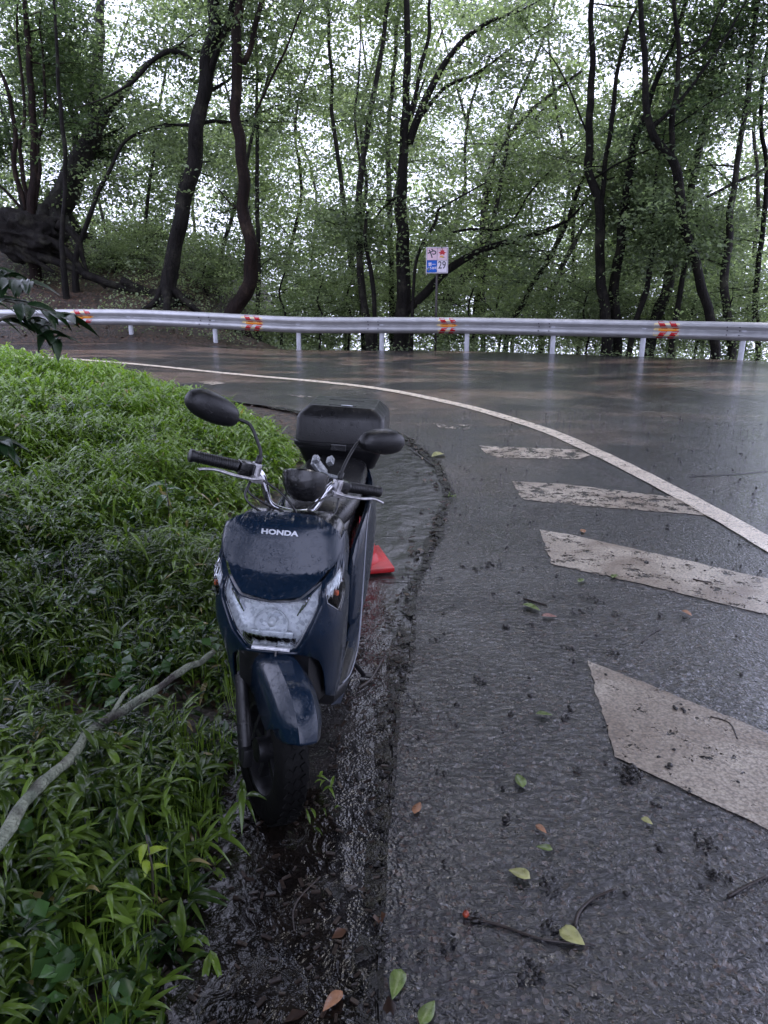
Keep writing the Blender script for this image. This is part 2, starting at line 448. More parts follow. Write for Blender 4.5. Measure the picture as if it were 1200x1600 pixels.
def jm():
    t = NT('mud in the joint'); co = t.geo.outputs['Position']; n = t.noise(14, 5, .75, co=co, dist=.7); 
    t.set(color=t.ramp(t.noise(30, 4), [(.4, (.004, .003, .003)), (.7, (.022, .020, .010))]), rough=.22, alpha=t.ramp(n, [(.47, 0), (.51, 1)])); t.bump(n, .9, .02); return t.m
M_JM = jm()
v = []; f = []
ep = [p for p in EDGE2 if .8 < p[1] < 9.5 and p[0] > -1.4]
for i, (x, y) in enumerate(ep):
    w = .3 + .5 * abs(mnoise.noise(Vector((x * 2, y * 2, 8))))
    for k, d in enumerate((-.15, -.09, -.03, .04)): v.append((x + d * w * (1.0 if y < 4 else 1.3), y + d * w * .4, H(x, y) + .0025))
    if i:
        for k in range(3): f.append([(i - 1) * 4 + k, (i - 1) * 4 + k + 1, i * 4 + k + 1, i * 4 + k])
tag(mobj('joint_mud', v, f, M_JM, smooth=False), kind='structure')
M_JOINT = simple('dark joint', (.006, .006, .006), .4)
mb = MB()
for (pa, pb) in (((596, 905), (655, 907)), ((640, 700), (690, 735)), ((560, 1020), (640, 1035))):
    a, b = G(*pa), G(*pb); d = (b - a).normalized(); n_ = Vector((-d.y, d.x, 0)) * .006
    mb.add([a - n_ + Vector((0, 0, .0)), a + n_, b + n_, b - n_], [[0, 1, 2, 3]])
o = tag(mb.build('gutter_joint', M_JOINT, smooth=False), kind='structure'); o.location.z = -.0005
# long crack across the lane
mb = MB()
for px in ([(640, 567), (760, 574), (850, 579), (900, 585), (980, 596), (1060, 607), (1200, 628)], [(300, 606), (360, 626), (440, 637), (470, 643)], [(1075, 745), (1130, 742), (1200, 738)], [(560, 565), (640, 567), (760, 560)]):
    c = spline([G(*p) for p in px], 6); c = [Vector((p.x, p.y + .03 * mnoise.noise(p * 3), H(p.x, p.y) + .003)) for p in c]
    for i in range(len(c) - 1):
        w = .012 + .01 * random.random(); q = Vector((0, w, 0))
        mb.add([c[i] - q, c[i + 1] - q, c[i + 1] + q, c[i] + q], [[0, 1, 2, 3]])
tag(mb.build('asphalt_crack', M_JOINT, smooth=False), kind='structure')

# ------------------------------------------------ guard rail
M_GALV = simple('dull galvanised steel', (.44, .44, .45), .45, .55, var=.15, sc=3, bump=.05)
M_POST = simple('white painted steel', (.55, .56, .60), .4, .1, var=.12, sc=8)
M_BOLT = simple('dark bolt', (.06, .06, .07), .4, .8)
RT = .74
rp = spline([(x, y, H(x, y)) for x, y in RAIL], 6)
rail = empty('guard_rail', (0, 17.9, 0)); tag(rail, 'long grey steel guard rail on white posts along the outer edge of the bend', 'guard rail')
prof = [(0, 0), (.022, -.012), (.075, -.045), (.10, -.085), (.075, -.125), (.02, -.155), (.0, -.175), (.02, -.20), (.075, -.235), (.10, -.275), (.075, -.32), (.022, -.355), (0, -.37)]
# lip, two folds with the valley between them, seen from the road (-y side)
v = []; f = []; mlen = len(prof)
for i, p in enumerate(rp):
    t = rp[min(i + 1, len(rp) - 1)] - rp[max(i - 1, 0)]; t.z = 0; t.normalize(); nr = Vector((t.y, -t.x, 0))
    for (d, h) in prof:
        q = p + nr * (d - .02) - Vector((0, 17.9, 0)); v.append((q.x, q.y, p.z + RT + h))
    if i:
        for k in range(mlen - 1): f.append([(i - 1) * mlen + k, (i - 1) * mlen + k + 1, i * mlen + k + 1, i * mlen + k])
rb = MB().add(v, f).build('beam', M_GALV, rail, solid=.005)
for i, (x, y) in enumerate(RAIL):
    if abs(x) > 13: continue
    a = Vector(RAIL[max(i - 1, 0)]); b = Vector(RAIL[min(i + 1, len(RAIL) - 1)]); t = (b - a).normalized(); an = math.atan2(t.y, t.x)
    mb = MB(); z0 = H(x, y) - .5
    mb.tube([(0, .09, z0), (0, .09, H(x, y) + RT - .07)], .057, 14)
    mb.box((0, .03, H(x, y) + RT - .19), (.09, .06, .16), bev=.006)
    for q in mb.v:
        xx, yy = q.x, q.y; q.x = x + xx * math.cos(an) - yy * math.sin(an); q.y = y - 17.9 + xx * math.sin(an) + yy * math.cos(an)
    mb.build('post', M_POST, rail, auto=40)
# splice bolts
for i, (x, y) in enumerate(RAIL):
    if i % 2 or abs(x) > 13: continue
    a = Vector(RAIL[max(i - 1, 0)]); b = Vector(RAIL[min(i + 1, len(RAIL) - 1)]); t = (b - a).normalized(); nr = Vector((t.y, -t.x))
    for du in (-.12, .12):
        for hz, dd in ((-.10, .085), (-.175, -.005), (-.26, .082)):
            c = Vector((x, y)) + t * (du - .2) + nr * dd
            MB().tube([(c.x, c.y - 17.9, H(x, y) + RT + hz), (c.x + nr.x * .014, c.y + nr.y * .014 - 17.9, H(x, y) + RT + hz)], .014, 6).build('splice_bolt', M_BOLT, rail)
# chevron plates bent to the beam
def flat_mat(name, c, rough=.35): return simple(name, c, rough, var=.08, sc=14)
M_CR, M_CC, M_CO = flat_mat('red sheeting', (.42, .008, .012), .3), flat_mat('cream sheeting', (.72, .60, .30), .3), flat_mat('amber sheeting', (.75, .27, .01), .3)
def rail_point(px):                  # arc parameter on the rail where a photo column meets it
    best = None
    for i in range(len(rp) - 1):
        for k in range(10):
            p = rp[i].lerp(rp[i + 1], k / 10); zc = p.y * cp + (CAMH - p.z - .55) * sp
            d = abs(600 + F * p.x / zc - px)
            if best is None or d < best[0]: best = (d, p.copy(), (rp[i + 1] - rp[i]).normalized())
    return best[1], best[2]
def prof_at(h):                       # beam depth at height h below the lip
    hs = [-q[1] for q in prof]; ds = [q[0] for q in prof]
    return float(np.interp(h, hs, ds))
for px, lab in ((130, 'leftmost red and cream chevron marker on the guard rail, half hidden by leaves'), (394, 'red and cream chevron marker with amber arrow just right of the S-curved trunk'), (699, 'red and cream chevron marker with amber arrow below the curve number sign'), (1042, 'rightmost red and cream chevron marker with amber arrow on the guard rail')):
    p, t = rail_point(px); nr = Vector((t.y, -t.x, 0))
    root = empty('chevron_marker', (p.x, p.y, p.z + RT - .19)); tag(root, lab, 'reflector sign', 'chevron markers on the guard rail')
    w, hh = .52, .37
    def surf(u, hh_, off):            # u along, hh_ below lip
        return t * u + nr * (prof_at(hh_) * 1.0 - .02 + off) + Vector((0, 0, .19 - hh_))
    def patch(name, poly, m, off):
        vv, ff = tri2d([Vector(q) for q in densify(poly, .02)], [], .03)
        MB().add([surf(a.x, a.y, off) for a in vv], ff).build(name, m, root, smooth=False)
    patch('backing', [(-w / 2, .0), (w / 2, .0), (w / 2, .37), (-w / 2, .37)], M_CC, .006)
    st = []
    for u0 in (-.17, .06):
        patch('chevron_stripe', [(u0 - .03, .005), (u0 + .09, .005), (u0 + .20, .165), (u0 + .07, .165)], M_CR, .010)
        patch('chevron_stripe', [(u0 + .07, .205), (u0 + .20, .205), (u0 + .09, .365), (u0 - .03, .365)], M_CR, .010)
    patch('arrow_bar', [(-.16, .160), (.17, .160), (.25, .185), (.17, .212), (-.16, .212)], M_CO, .013)

# ------------------------------------------------ the curve number sign
def curve_sign():
    Y = 18.9; base = P(680, 548, Y); top = P(681, 430, Y)
    gz = T(base.x, Y)
    root = empty('curve_number_sign', (base.x, Y, gz), (0, 0, R(-9)))
    tag(root, 'four panel road sign with the number 29 on a thin dark pole', 'road sign')
    W_ = flat_mat('white sign face', (.78, .72, .80)); B_ = flat_mat('blue sign face', (.0, .11, .55)); K_ = flat_mat('dark sign lettering', (.05, .045, .06))
    PK, RD, OR = flat_mat('pink tinted sign face', (.80, .58, .66)), flat_mat('red leaf print', (.55, .03, .04)), flat_mat('ochre leaf print', (.75, .38, .12))
    zt = P(681, 386, Y).z - gz; zb = P(681, 427, Y).z - gz; hh = zt - zb; ww = .545; zc_ = (zt + zb) / 2
    MB().tube([(0, .03, -.3), (0, .03, zt - .05)], .03, 12).build('pole', simple('dark brown sign pole', (.035, .028, .026), .4), root)
    MB().box((0, 0, zc_), (ww, .012, hh), bev=.003).build('sign_plate', W_, root, auto=40)
    g = .022; a = ww / 2 - g; b = hh / 2 - g
    def pn(x0, x1, z0, z1, m, name, y=-.0085): MB().box(((x0 + x1) / 2, y, zc_ + (z0 + z1) / 2), (x1 - x0, .003, z1 - z0)).build(name, m, root, smooth=False)
    pn(-a, -.004, .004, b, PK, 'panel'); pn(.004, a, .004, b, PK, 'panel'); pn(-a, -.004, -b, -.004, B_, 'panel'); pn(.004, a, -b, -.004, W_, 'panel')
    mb = MB()
    for c, d in (((0, zc_), (.008, 2 * b)), ((0, zc_), (2 * a, .008)), ((-a, zc_), (.007, 2 * b)), ((a, zc_), (.007, 2 * b)), ((0, zc_ + b), (2 * a, .007)), ((0, zc_ - b), (2 * a, .007))):
        mb.box((c[0], -.0105 - .0004 * len(mb.v) / 8, c[1]), (d[0], .002, d[1]))
    mb.build('panel_border', K_, root, smooth=False)
    Mx = lambda x, z: Matrix.Translation((x, -.0125, zc_ + z)) @ Matrix.Rotation(R(90), 4, 'X')
    textobj('lettering', 'や', .24, K_, root, Mx(-a / 2, b / 2 + .0), bold=.004)
    textobj('lettering', '29', .25, K_, root, Mx(a / 2, -b * .42), bold=.002, sx=.8)
    textobj('lettering', '第一', .095, W_, root, Mx(-a / 2, -b * .36), bold=.002)
    textobj('lettering', 'いろは坂', .068, W_, root, Mx(-a / 2, -b * .66), bold=.002)
    # maple leaf print
    pts = []
    for k, (an, r) in enumerate([(-90, .02), (-60, .035), (-35, .075), (-15, .05), (10, .098), (38, .055), (62, .10), (76, .06), (90, .12), (104, .06), (118, .10), (142, .055), (170, .098), (195, .05), (215, .075), (240, .035)]):
        pts.append((a / 2 + r * math.cos(R(an)), b / 2 + .02 + r * math.sin(R(an))))
    vv, ff = tri2d(densify(pts, .02), [], .03)
    MB().add([(q.x, -.012, zc_ + q.y) for q in vv], ff).build('leaf_print', RD, root, smooth=False)
    MB().add([(a / 2 - .07, -.0125, zc_ + b / 2 - .075), (a / 2 + .05, -.0125, zc_ + b / 2 - .085), (a / 2 + .02, -.0125, zc_ + b / 2 - .035), (a / 2 - .05, -.0125, zc_ + b / 2 - .03)], [[0, 1, 2, 3]]).build('leaf_print', OR, root, smooth=False)
curve_sign()
# ------------------------------------------------ scooter (local: x = image right, y = backwards, z up, origin under the front wheel)
M_NAVY = simple('wet dark navy paint', (.004, .0125, .028), .2, .0, var=.12, sc=4, coat=.25, drops=True)
M_BLK = simple('black plastic', (.006, .006, .007), .34, var=.3, sc=12, bump=.25, bsc=500, drops=True)
M_BLKS = simple('wet black plastic', (.009, .009, .010), .2, var=.3, sc=9, coat=.3, drops=True)
M_RUB = simple('tyre rubber', (.0025, .0025, .0025), .6, spec=.12, var=.3, sc=20, bump=.6, bsc=120)
M_CHR = simple('chrome', (.62, .62, .66), .12, 1, var=.1, sc=20)
M_ALU = simple('worn cast aluminium', (.45, .44, .45), .35, .85, var=.3, sc=60, bump=.3, bsc=300)
M_TRIM = simple('dull silver trim', (.20, .21, .24), .35, .5, var=.2, sc=20)
M_SEAT = simple('wet vinyl', (.014, .014, .015), .2, var=.3, sc=7, bump=.3, bsc=350, drops=True)
M_SIL = simple('pale lettering', (.62, .64, .68), .35, .3, var=.05)
M_RED = simple('red lens', (.45, .01, .01), .15, var=.1)
def lens_mat(name, c, rough, tr=1.0):
    t = NT(name); gl_ = t.n('BsdfGlossy'); gl_.inputs['Roughness'].default_value = .04; tp = t.n('BsdfTransparent'); tp.inputs[0].default_value = (.93, .95, .96, 1)
    fr = t.n('Fresnel'); fr.inputs[0].default_value = 1.35; ms = t.n('MixShader'); t.l(fr.outputs[0], ms.inputs[0]); t.l(tp.outputs[0], ms.inputs[1]); t.l(gl_.outputs[0], ms.inputs[2]); t.l(ms.outputs[0], t.out.inputs[0])
    w = t.n('TexWave', wave_type='BANDS', bands_direction='X'); w.inputs['Scale'].default_value = 26; w.inputs['Distortion'].default_value = .3
    t.l(t.tc.outputs['Object'], w.inputs['Vector']); q = t.bump(w.outputs[1], .15, .001); t.l(q, gl_.inputs['Normal'])
    return t.m
M_LENS = lens_mat('clear lens', (.95, .95, .95), .04, .96)
def reflector_mat():
    t = NT('faceted reflector'); v = t.vor(120, co=t.tc.outputs['Object']); s = t.n('SeparateColor'); t.l(v.outputs['Color'], s.inputs[0])
    t.set(color=t.ramp(s.outputs[0], [(.1, (.62, .63, .66)), (.5, (.92, .92, .94)), (.9, (.98, .98, .98))]), rough=.2, metal=.15, spec=1)
    t.bump(s.outputs[0], 1, .02); return t.m
M_REFL = reflector_mat()
M_AMB = simple('amber bulb', (.55, .10, .03), .2, var=.2)

sc = empty('parked_scooter', (-.345, 1.82, H(-.3, 1.7) - .012), (0, 0, 0))
sc.matrix_world = Matrix.Translation(sc.location) @ Matrix.Rotation(R(-4.6), 4, 'Z') @ Matrix.Rotation(R(3.3), 4, 'Y')
tag(sc, 'dark navy scooter with a black top box leaning beside the grass bank', 'scooter')
sax = Vector((0, math.sin(R(25)), math.cos(R(25)))); AX = Vector((0, 0, .213))
ST = Matrix.Translation(AX) @ Matrix.Rotation(R(38), 4, sax) @ Matrix.Translation(-AX)

SW = Matrix.Translation(AX) @ Matrix.Rotation(R(32), 4, Vector((0, math.sin(R(8)), math.cos(R(8))))) @ Matrix.Translation(-AX)
ZT = [.22, .27, .35, .45, .55, .60, .68, .70, .740, .80, .845, .868, .878, .888]
YC = [.12, .10, .075, .045, -.012, -.034, -.036, -.030, .045, .064, .080, .094, .115, .17]
WZ = [.14, .148, .158, .166, .172, .175, .176, .175, .172, .169, .164, .160, .155, .14]
DZ = [.14, .15, .16, .17, .185, .19, .19, .185, .125, .11, .095, .085, .07, .05]
NN = 2.9
def S(a, z, off=0.0):
    def pt(a, z):
        s = 1 if a >= 0 else -1; aa = abs(a)
        W = float(np.interp(z, ZT, WZ)); D = float(np.interp(z, ZT, DZ))
        ph = min(aa, 1) * math.pi / 2
        x = W * math.sin(ph) ** (2 / NN); c = max(0, math.cos(ph)) ** (2 / NN)
        zz = z - .028 * min(1.2, (x / .15)) ** 2 * sstep(.62, .72, z) * (1 - sstep(.78, .86, z))
        y = float(np.interp(zz, ZT, YC)) + D * (1 - c) + max(0, aa - 1) * .2
        return Vector((s * (x + max(0, aa - 1) * .012) * 1.07, y, z))
    p = pt(a, z)
    if off:
        e = 1e-3; n = (pt(a + e, z) - pt(a - e, z)).cross(pt(a, z + e) - pt(a, z - e)).normalized()
        if n.y > 0 and abs(a) < .9: n = -n
        if abs(a) >= .9 and n.x * a < 0: n = -n
        p = p + n * off
    return p
def fa(x, z):
    W = float(np.interp(z, ZT, WZ)); q = min(1, abs(x) / W)
    return (1 if x >= 0 else -1) * math.asin(q ** (NN / 2)) / (math.pi / 2)
def panel(name, outline, m, off=0.0, holes=(), thick=.005, parent=None, step=(.07, .012), a_space=False, fn=None, M=None):
    """outline in (x, z) metres, or (a, z) on the wrapped surface where a_space"""
    def cv(lp):
        q = [(x, z) if a_space else (fa(x, z), z) for x, z in lp]
        return [Vector(p) for p in densify(q, .03)]
    vv, ff = tri2d(cv(outline), [cv(h) for h in holes], *step)
    P3 = [S(p.x, p.y, off) if fn is None else fn(p.x, p.y, off) for p in vv]
    s = 0
    for t in ff:
        a, b, c = (P3[i] for i in t[:3]); n = (b - a).cross(c - a); cen = (a + b + c) / 3; s += n.dot(Vector((cen.x, cen.y - .3, 0)))
    if s < 0: ff = [t[::-1] for t in ff]
    o = mobj(name, P3, ff, m, parent or sc, M=M)
    if thick:
        q = o.modifiers.new('s', 'SOLIDIFY'); q.thickness = thick; q.offset = -1; q.use_rim = True
        b = o.modifiers.new('b', 'BEVEL'); b.width = .0012; b.segments = 2; b.limit_method = 'ANGLE'; b.angle_limit = R(50)
    return o
sym = lambda h: h + [(-x, z) for x, z in h[::-1] if abs(x) > 1e-6]
UL = [(.147, .780), (.112, .738), (.075, .710)]                     # lower edge of the upper cover
upper = sym([(0, .886), (.085, .884), (.122, .876), (.146, .858), (.154, .835), (.156, .805)] + UL + [(0, .700)])
uc = panel('front_cover', upper, M_NAVY, .006, step=(.05, .006))
# headlight and indicator openings
HL = sym([(0, .692), (.080, .700), (.121, .738), (.119, .690), (.090, .618), (.060, .548), (0, .542)])
IND = [(.150, .745), (.1665, .765), (.1745, .70), (.172, .655), (.166, .640), (.146, .690)]
INL = [(-x, z) for x, z in IND][::-1]
aIND = [(.50, .738), (.78, .768), (.93, .738), (.93, .675), (.80, .636), (.52, .688)]
aINL = [(-x, z) for x, z in aIND][::-1]
half = [(0, .526), (.062, .524), (.100, .508), (.118, .485), (.128, .42), (.130, .33)]
lowA = [(fa(x, z), z) for x, z in half] + [(.93, .275), (1.16, .255), (1.24, .30), (1.18, .55), (1.15, .76), (1.12, .82), (1.03, .846), (.90, .852), (fa(.1565, .838), .840), (fa(.1590, .808), .808), (fa(.1500, .778), .778), (fa(.114, .734), .734), (fa(.075, .7055), .7055), (0, .6965)]
lowA = lowA + [(-a, z) for a, z in lowA[::-1] if abs(a) > 1e-6]
big = lambda lp, k, c: [(c[0] + (x - c[0]) * k, c[1] + (z - c[1]) * k) for x, z in lp]
HLa = [(fa(x, z), z) for x, z in HL]
HLb = sym([(0, .694), (.080, .7025), (.1225, .7395), (.1225, .690), (.094, .615), (.063, .5435), (0, .538)])
HLba = [(fa(x, z), z) for x, z in HLb]
lc = panel('front_cowl', lowA, M_NAVY, 0, holes=[HLba, aIND, aINL], a_space=True, thick=.006)
# raised rim round the headlight
rl = [(.131, .728), (.130, .690), (.102, .606), (.068, .532)]; rl = rl + [(-x, z) for x, z in rl[::-1]]
mb = MB(); rim = [S(fa(a, z), z, .002) for a, z in densify(rl, .01, False)]
mb.tube(rim, .0055, 8); mb.build('headlight_rim', M_NAVY, sc)
def shrink(lp, k):
    cx = sum(p[0] for p in lp) / len(lp); cz = sum(p[1] for p in lp) / len(lp)
    return [(cx + (x - cx) * k, cz + (z - cz) * k) for x, z in lp]
hl = panel('headlight', HL, M_LENS, .001, thick=.003)
_b = densify(HLb, .006); mb = MB(); rg = []
for k_, of in ((1.0, -.001), (.97, -.018), (.88, -.030), (.70, -.042), (.45, -.050), (.12, -.053)):
    rg.append([S(fa(p.x * k_, .642 + (p.y - .642) * k_), .642 + (p.y - .642) * k_, 0) + Vector((0, -of, 0)) for p in _b])
mb.loft(rg, cap=False); mb.add(rg[-1], [list(range(len(rg[-1])))]); mb.build('reflector', M_REFL, hl)
# bowl, bulb and the slanted side reflectors
mb = MB(); mb.lathe([(.048, 0), (.043, .012), (.033, .022), (.018, .029), (.001, .031)], c=(0, -.008, .622), axis='Y', n=24, sx=.9)
mb.build('reflector_bowl', M_REFL, hl)
MB().tube([(0, -.012, .622), (0, .02, .622)], [.011, .012], 12).build('bulb', simple('bulb glass', (.8, .8, .8), .1, .1), hl)
for s in (-1, 1):
    mb = MB()
    for k in range(4):
        mb.box((s * (.082 + .006 * k), -.012 + .003 * k, .675 + .008 * k), (.004, .02, .04), rot=Matrix.Rotation(s * R(25), 3, 'Y'))
    mb.build('reflector_ribs', M_CHR, hl, smooth=False)
MB().box((0, .000, .568), (.118, .008, .052), bev=.003).box((0, -.012, .5475), (.108, .018, .008), bev=.002).build('reflector_sill', M_REFL, hl, smooth=False)
for lp, s in ((aIND, 1), (aINL, -1)):
    o = panel('indicator', shrink(lp, .96), M_LENS, .001, thick=.003, a_space=True)
    panel('reflector', lp, M_REFL, -.009, thick=0, parent=o, a_space=True)
    c = S(s * .72, .705, -.004)
    MB().lathe([(.001, -.009), (.005, -.007), (.006, 0), (.005, .007), (.001, .009)], c=c, n=14).build('bulb', M_AMB, o)
def wrapc(v):
    z = .852 + v.y; return S(fa(v.x, z), z, .0075 + v.z)
textobj('lettering', 'HONDA', .0165, M_SIL, uc, None, bold=.0007, sx=1.55, ext=.0004, wrap=wrapc)
def wrapc2(v):
    z = .934 + v.y * .8; return S(fa(v.x - .0, z), z, .0072 + v.z)
# inner shield, black, closing the cowl from behind
def rr(w, z0, z1, y, r=.03, n=4, xc=0):
    out = []
    for cx, cz, a0 in ((w - r, z1 - r, 0), (-(w - r), z1 - r, 90), (-(w - r), z0 + r, 180), (w - r, z0 + r, 270)):
        for k in range(n + 1):
            a = R(a0 + 90 * k / n); out.append(Vector((xc + cx + r * math.cos(a), y, cz + r * math.sin(a))))
    return out
mb = MB(); mb.loft([rr(.145, .27, .845, .20, .05), rr(.160, .25, .862, .262, .05), rr(.156, .25, .86, .285, .05), rr(.12, .28, .83, .315, .05), rr(.09, .3, .76, .33, .04)])
mb.build('inner_shield', M_BLKS, sc, auto=40)
mb = MB(); mb.loft([rr(.10, .40, .54, .03, .03), rr(.125, .30, .60, .10, .04), rr(.13, .26, .62, .20, .04)]); mb.build('inner_fender', M_BLK, sc, auto=40)
# floor board with ribs
mb = MB(); mb.loft([rr(.150, .215, .262, .25, .015), rr(.180, .215, .27, .32, .018), rr(.190, .22, .27, .5, .018), rr(.186, .225, .275, .70, .018), rr(.14, .23, .29, .78, .018)])
fb = mb.build('floor_board', M_BLK, sc, auto=40)
mb = MB()
for s in (-1, 1):
    for k in range(6): mb.box((s * (.062 + .018 * k), .50, .2735), (.008, .34 - .012 * k, .006), bev=.002)
for s in (-1, 1):
    for y in (.40, .60): mb.lathe([(.010, 0), (.009, .004), (.001, .005)], c=(s * .107, y, .2765), n=12)
mb.build('tread_ribs', M_BLKS, fb, smooth=False)
for s in (-1, 1):                    # lower side skirt under the floor
    mb = MB(); q = [Vector((s * x, y, z)) for x, y, z in ((.135, .30, .18), (.165, .31, .185), (.182, .32, .245), (.14, .32, .25))]; q2 = [Vector((s * x, y, z)) for x, y, z in ((.12, .80, .19), (.15, .80, .19), (.180, .80, .30), (.14, .80, .30))]
    mb.loft([[p + Vector((0, 0, 0)) for p in q], [p.lerp(r_, .5) + Vector((s * .004, 0, 0)) for p, r_ in zip(q, q2)], q2]); mb.build('side_skirt', M_NAVY, sc, auto=30)
# centre body under the seat and the two side covers
mb = MB(); mb.loft([rr(.085, .27, .66, .63, .03), rr(.115, .27, .70, .68, .03), rr(.125, .28, .72, .80, .03), rr(.12, .36, .72, 1.1, .03), rr(.09, .5, .74, 1.42, .03)])
mb.build('under_seat_panel', M_BLKS, sc, auto=40)
def side_cover(s):
    secs = []
    for y, x0, x1, z0, z1 in ((.64, .125, .160, .27, .58), (.74, .148, .186, .25, .665), (.90, .160, .198, .26, .70), (1.10, .158, .196, .36, .72), (1.30, .125, .168, .46, .745), (1.48, .05, .110, .54, .765)):
        r = []
        for k in range(9):
            t = k / 8; z = z0 + (z1 - z0) * t; r.append(Vector((s * (x0 + (x1 - x0) * (math.sin(math.pi * (.15 + .7 * t))) ** .8 ), y, z)))
        r += [Vector((s * (x0 - .02), y, z1 - .01)), Vector((s * (x0 - .02), y, z0 + .01))]
        secs.append(r)
    MB().loft(secs).build('side_cover', M_NAVY, sc, auto=50, sub=1)
    mb = MB(); mb.tube(spline([(s * .176, .95, .69), (s * .180, .80, .665), (s * .186, .71, .60), (s * .190, .65, .48), (s * .194, .58, .36), (s * .195, .50, .29), (s * .188, .36, .272), (s * .170, .30, .268)], 6), .003, 8)
    mb.build('silver_trim', M_TRIM, sc)
side_cover(1); side_cover(-1)
def seat_ring(y, w, z0, z1):
    return [Vector((w * math.copysign(abs(math.cos(a)) ** .55, math.cos(a)), y, (z0 + z1) / 2 + (z1 - z0) / 2 * math.copysign(abs(math.sin(a)) ** .6, math.sin(a)))) for a in [2 * math.pi * k / 20 for k in range(20)]]
MB().loft([seat_ring(.615, .06, .68, .715), seat_ring(.63, .095, .665, .745), seat_ring(.72, .125, .67, .77), seat_ring(.85, .140, .68, .765), seat_ring(1.0, .145, .69, .775), seat_ring(1.2, .135, .70, .80), seat_ring(1.32, .11, .72, .80), seat_ring(1.35, .06, .74, .78)]).build('seat', M_SEAT, sc)
# rear fender, tail lamp, engine unit, muffler, rear wheel
MB().loft([rr(.075, .66, .72, 1.46, .02), rr(.07, .52, .68, 1.56, .02), rr(.06, .34, .44, 1.62, .02)]).build('rear_fender', M_BLK, sc, auto=40)
MB().box((0, 1.555, .66), (.13, .03, .07), bev=.012).build('tail_light', M_RED, sc)
def wheel(name, cy, r_out, wd, M=None, disc=True):
    w = empty(name, (0, 0, 0)); w.parent = sc
    pr = [(r_out - .075, -wd * .42), (r_out - .05, -wd * .5), (r_out - .022, -wd * .47), (r_out - .006, -wd * .30), (r_out, 0), (r_out - .006, wd * .30), (r_out - .022, wd * .47), (r_out - .05, wd * .5), (r_out - .075, wd * .42)]
    mb = MB(M); mb.lathe(pr, c=(0, cy, .213), axis='X', n=64)
    for k in range(40):                                         # tread blocks
        a = 2 * math.pi * k / 40
        for sx_, da in ((-.022, .03), (.022, -.03), (0, 0)):
            rr_ = r_out - .002 if sx_ else r_out
            c = Vector((sx_, cy + math.cos(a + da) * rr_, .213 + math.sin(a + da) * rr_))
            mb.box(c, (.017, .005, .020), rot=Matrix.Rotation(a + da, 3, 'X') @ Matrix.Rotation(.5 if sx_ > 0 else -.5, 3, 'Y'))
    mb.build('tyre', M_RUB, w, auto=45)
    mb = MB(M); mb.lathe([(r_out - .074, -.036), (r_out - .085, -.034), (r_out - .092, -.02), (r_out - .092, .02), (r_out - .085, .034), (r_out - .074, .036)], c=(0, cy, .213), axis='X', n=48)
    for k in range(5):
        a = 2 * math.pi * k / 5; d = Vector((0, math.cos(a), math.sin(a)))
        mb.box(Vector((0, cy, .213)) + d * .075, (.03, .026, .12), rot=Matrix.Rotation(a - math.pi / 2, 3, 'X'), bev=.004)
    mb.lathe([(.001, -.045), (.035, -.045), (.038, -.03), (.038, .03), (.035, .045), (.001, .045)], c=(0, cy, .213), axis='X', n=24)
    mb.build('rim', simple('dark cast rim', (.018, .018, .02), .4, .6), w, auto=35)
    return w
wheel('front_wheel', 0, .213, .092, SW); wheel('rear_wheel', 1.22, .213, .10)
mb = MB(); mb.loft([rr(.05, .18, .34, .80, .03, xc=.08), rr(.055, .14, .32, .95, .03, xc=.09), rr(.05, .13, .30, 1.25, .05, xc=.10), rr(.03, .17, .26, 1.34, .03, xc=.10)]); mb.build('engine_case', simple('dark engine casting', (.04, .04, .045), .45, .6, bump=.3), sc, auto=40)
MB().tube([(-.12, .95, .17), (-.13, 1.1, .20), (-.135, 1.2, .22), (-.135, 1.48, .27), (-.135, 1.5, .275)], [.02, .035, .048, .048, .02], 16).build('muffler', M_BLK, sc)
MB().tube([(.10, .72, .22), (.16, .74, .10), (.205, .76, .028)], .009, 8).box((.215, .765, .030), (.05, .03, .008), bev=.002).build('side_stand', M_BLK, sc)
# fork, fender (steered)
for s in (-1, 1):
    mb = MB(SW); mb.tube([(s * .075, .0, .19), (s * .075, .018, .24), (s * .075, .10, .41)], [.019, .021, .019], 14); mb.box((s * .075, -.0, .205), (.03, .05, .06), bev=.008)
    mb.build('fork_leg', M_BLK, sc, auto=40)
    MB(SW).tube([(s * .075, .09, .39), (s * .075, .17, .585)], .0125, 14).build('fork_tube', M_CHR, sc)
MB(SW).lathe([(.085, .052), (.030, .052), (.030, .056), (.085, .056)], c=(0, 0, .213), axis='X', n=40, close=True).build('brake_disc', M_ALU, sc, auto=30)
path = spline([(0, -.248, .395), (0, -.228, .440), (0, -.186, .480), (0, -.120, .508), (0, -.04, .520), (0, .05, .512), (0, .14, .47), (0, .20, .40), (0, .225, .33)], 5)
secs = []
for i, p in enumerate(path):
    t = (path[min(i + 1, len(path) - 1)] - path[max(i - 1, 0)]).normalized(); n = Vector((0, -t.z, t.y)) * -1
    if n.dot(p - AX) < 0: n = -n
    q = i / (len(path) - 1); w = .054 + .008 * math.sin(math.pi * min(1, q * 1.4)); dp = .075 + .085 * math.sin(math.pi * min(1, .12 + q * .95))
    w *= .92 + .08 * min(1, q * 8)
    secs.append([p + Vector((x, 0, 0)) + n * d for x, d in ((-w, -dp), (-w * 1.02, -.050), (-w * .90, -.026), (-w * .52, .002), (-w * .47, .006), (0, .011), (w * .47, .006), (w * .52, .002), (w * .90, -.026), (w * 1.02, -.050), (w, -dp))])
v = [p for s_ in secs for p in s_]; f = []; n = 11
for i in range(len(secs) - 1):
    for k in range(n - 1): a = i * n + k; f.append([a, a + n, a + n + 1, a + 1])
mb = MB(SW); mb.add(v, f); mb.build('front_fender', M_NAVY, sc, auto=38, solid=.004)
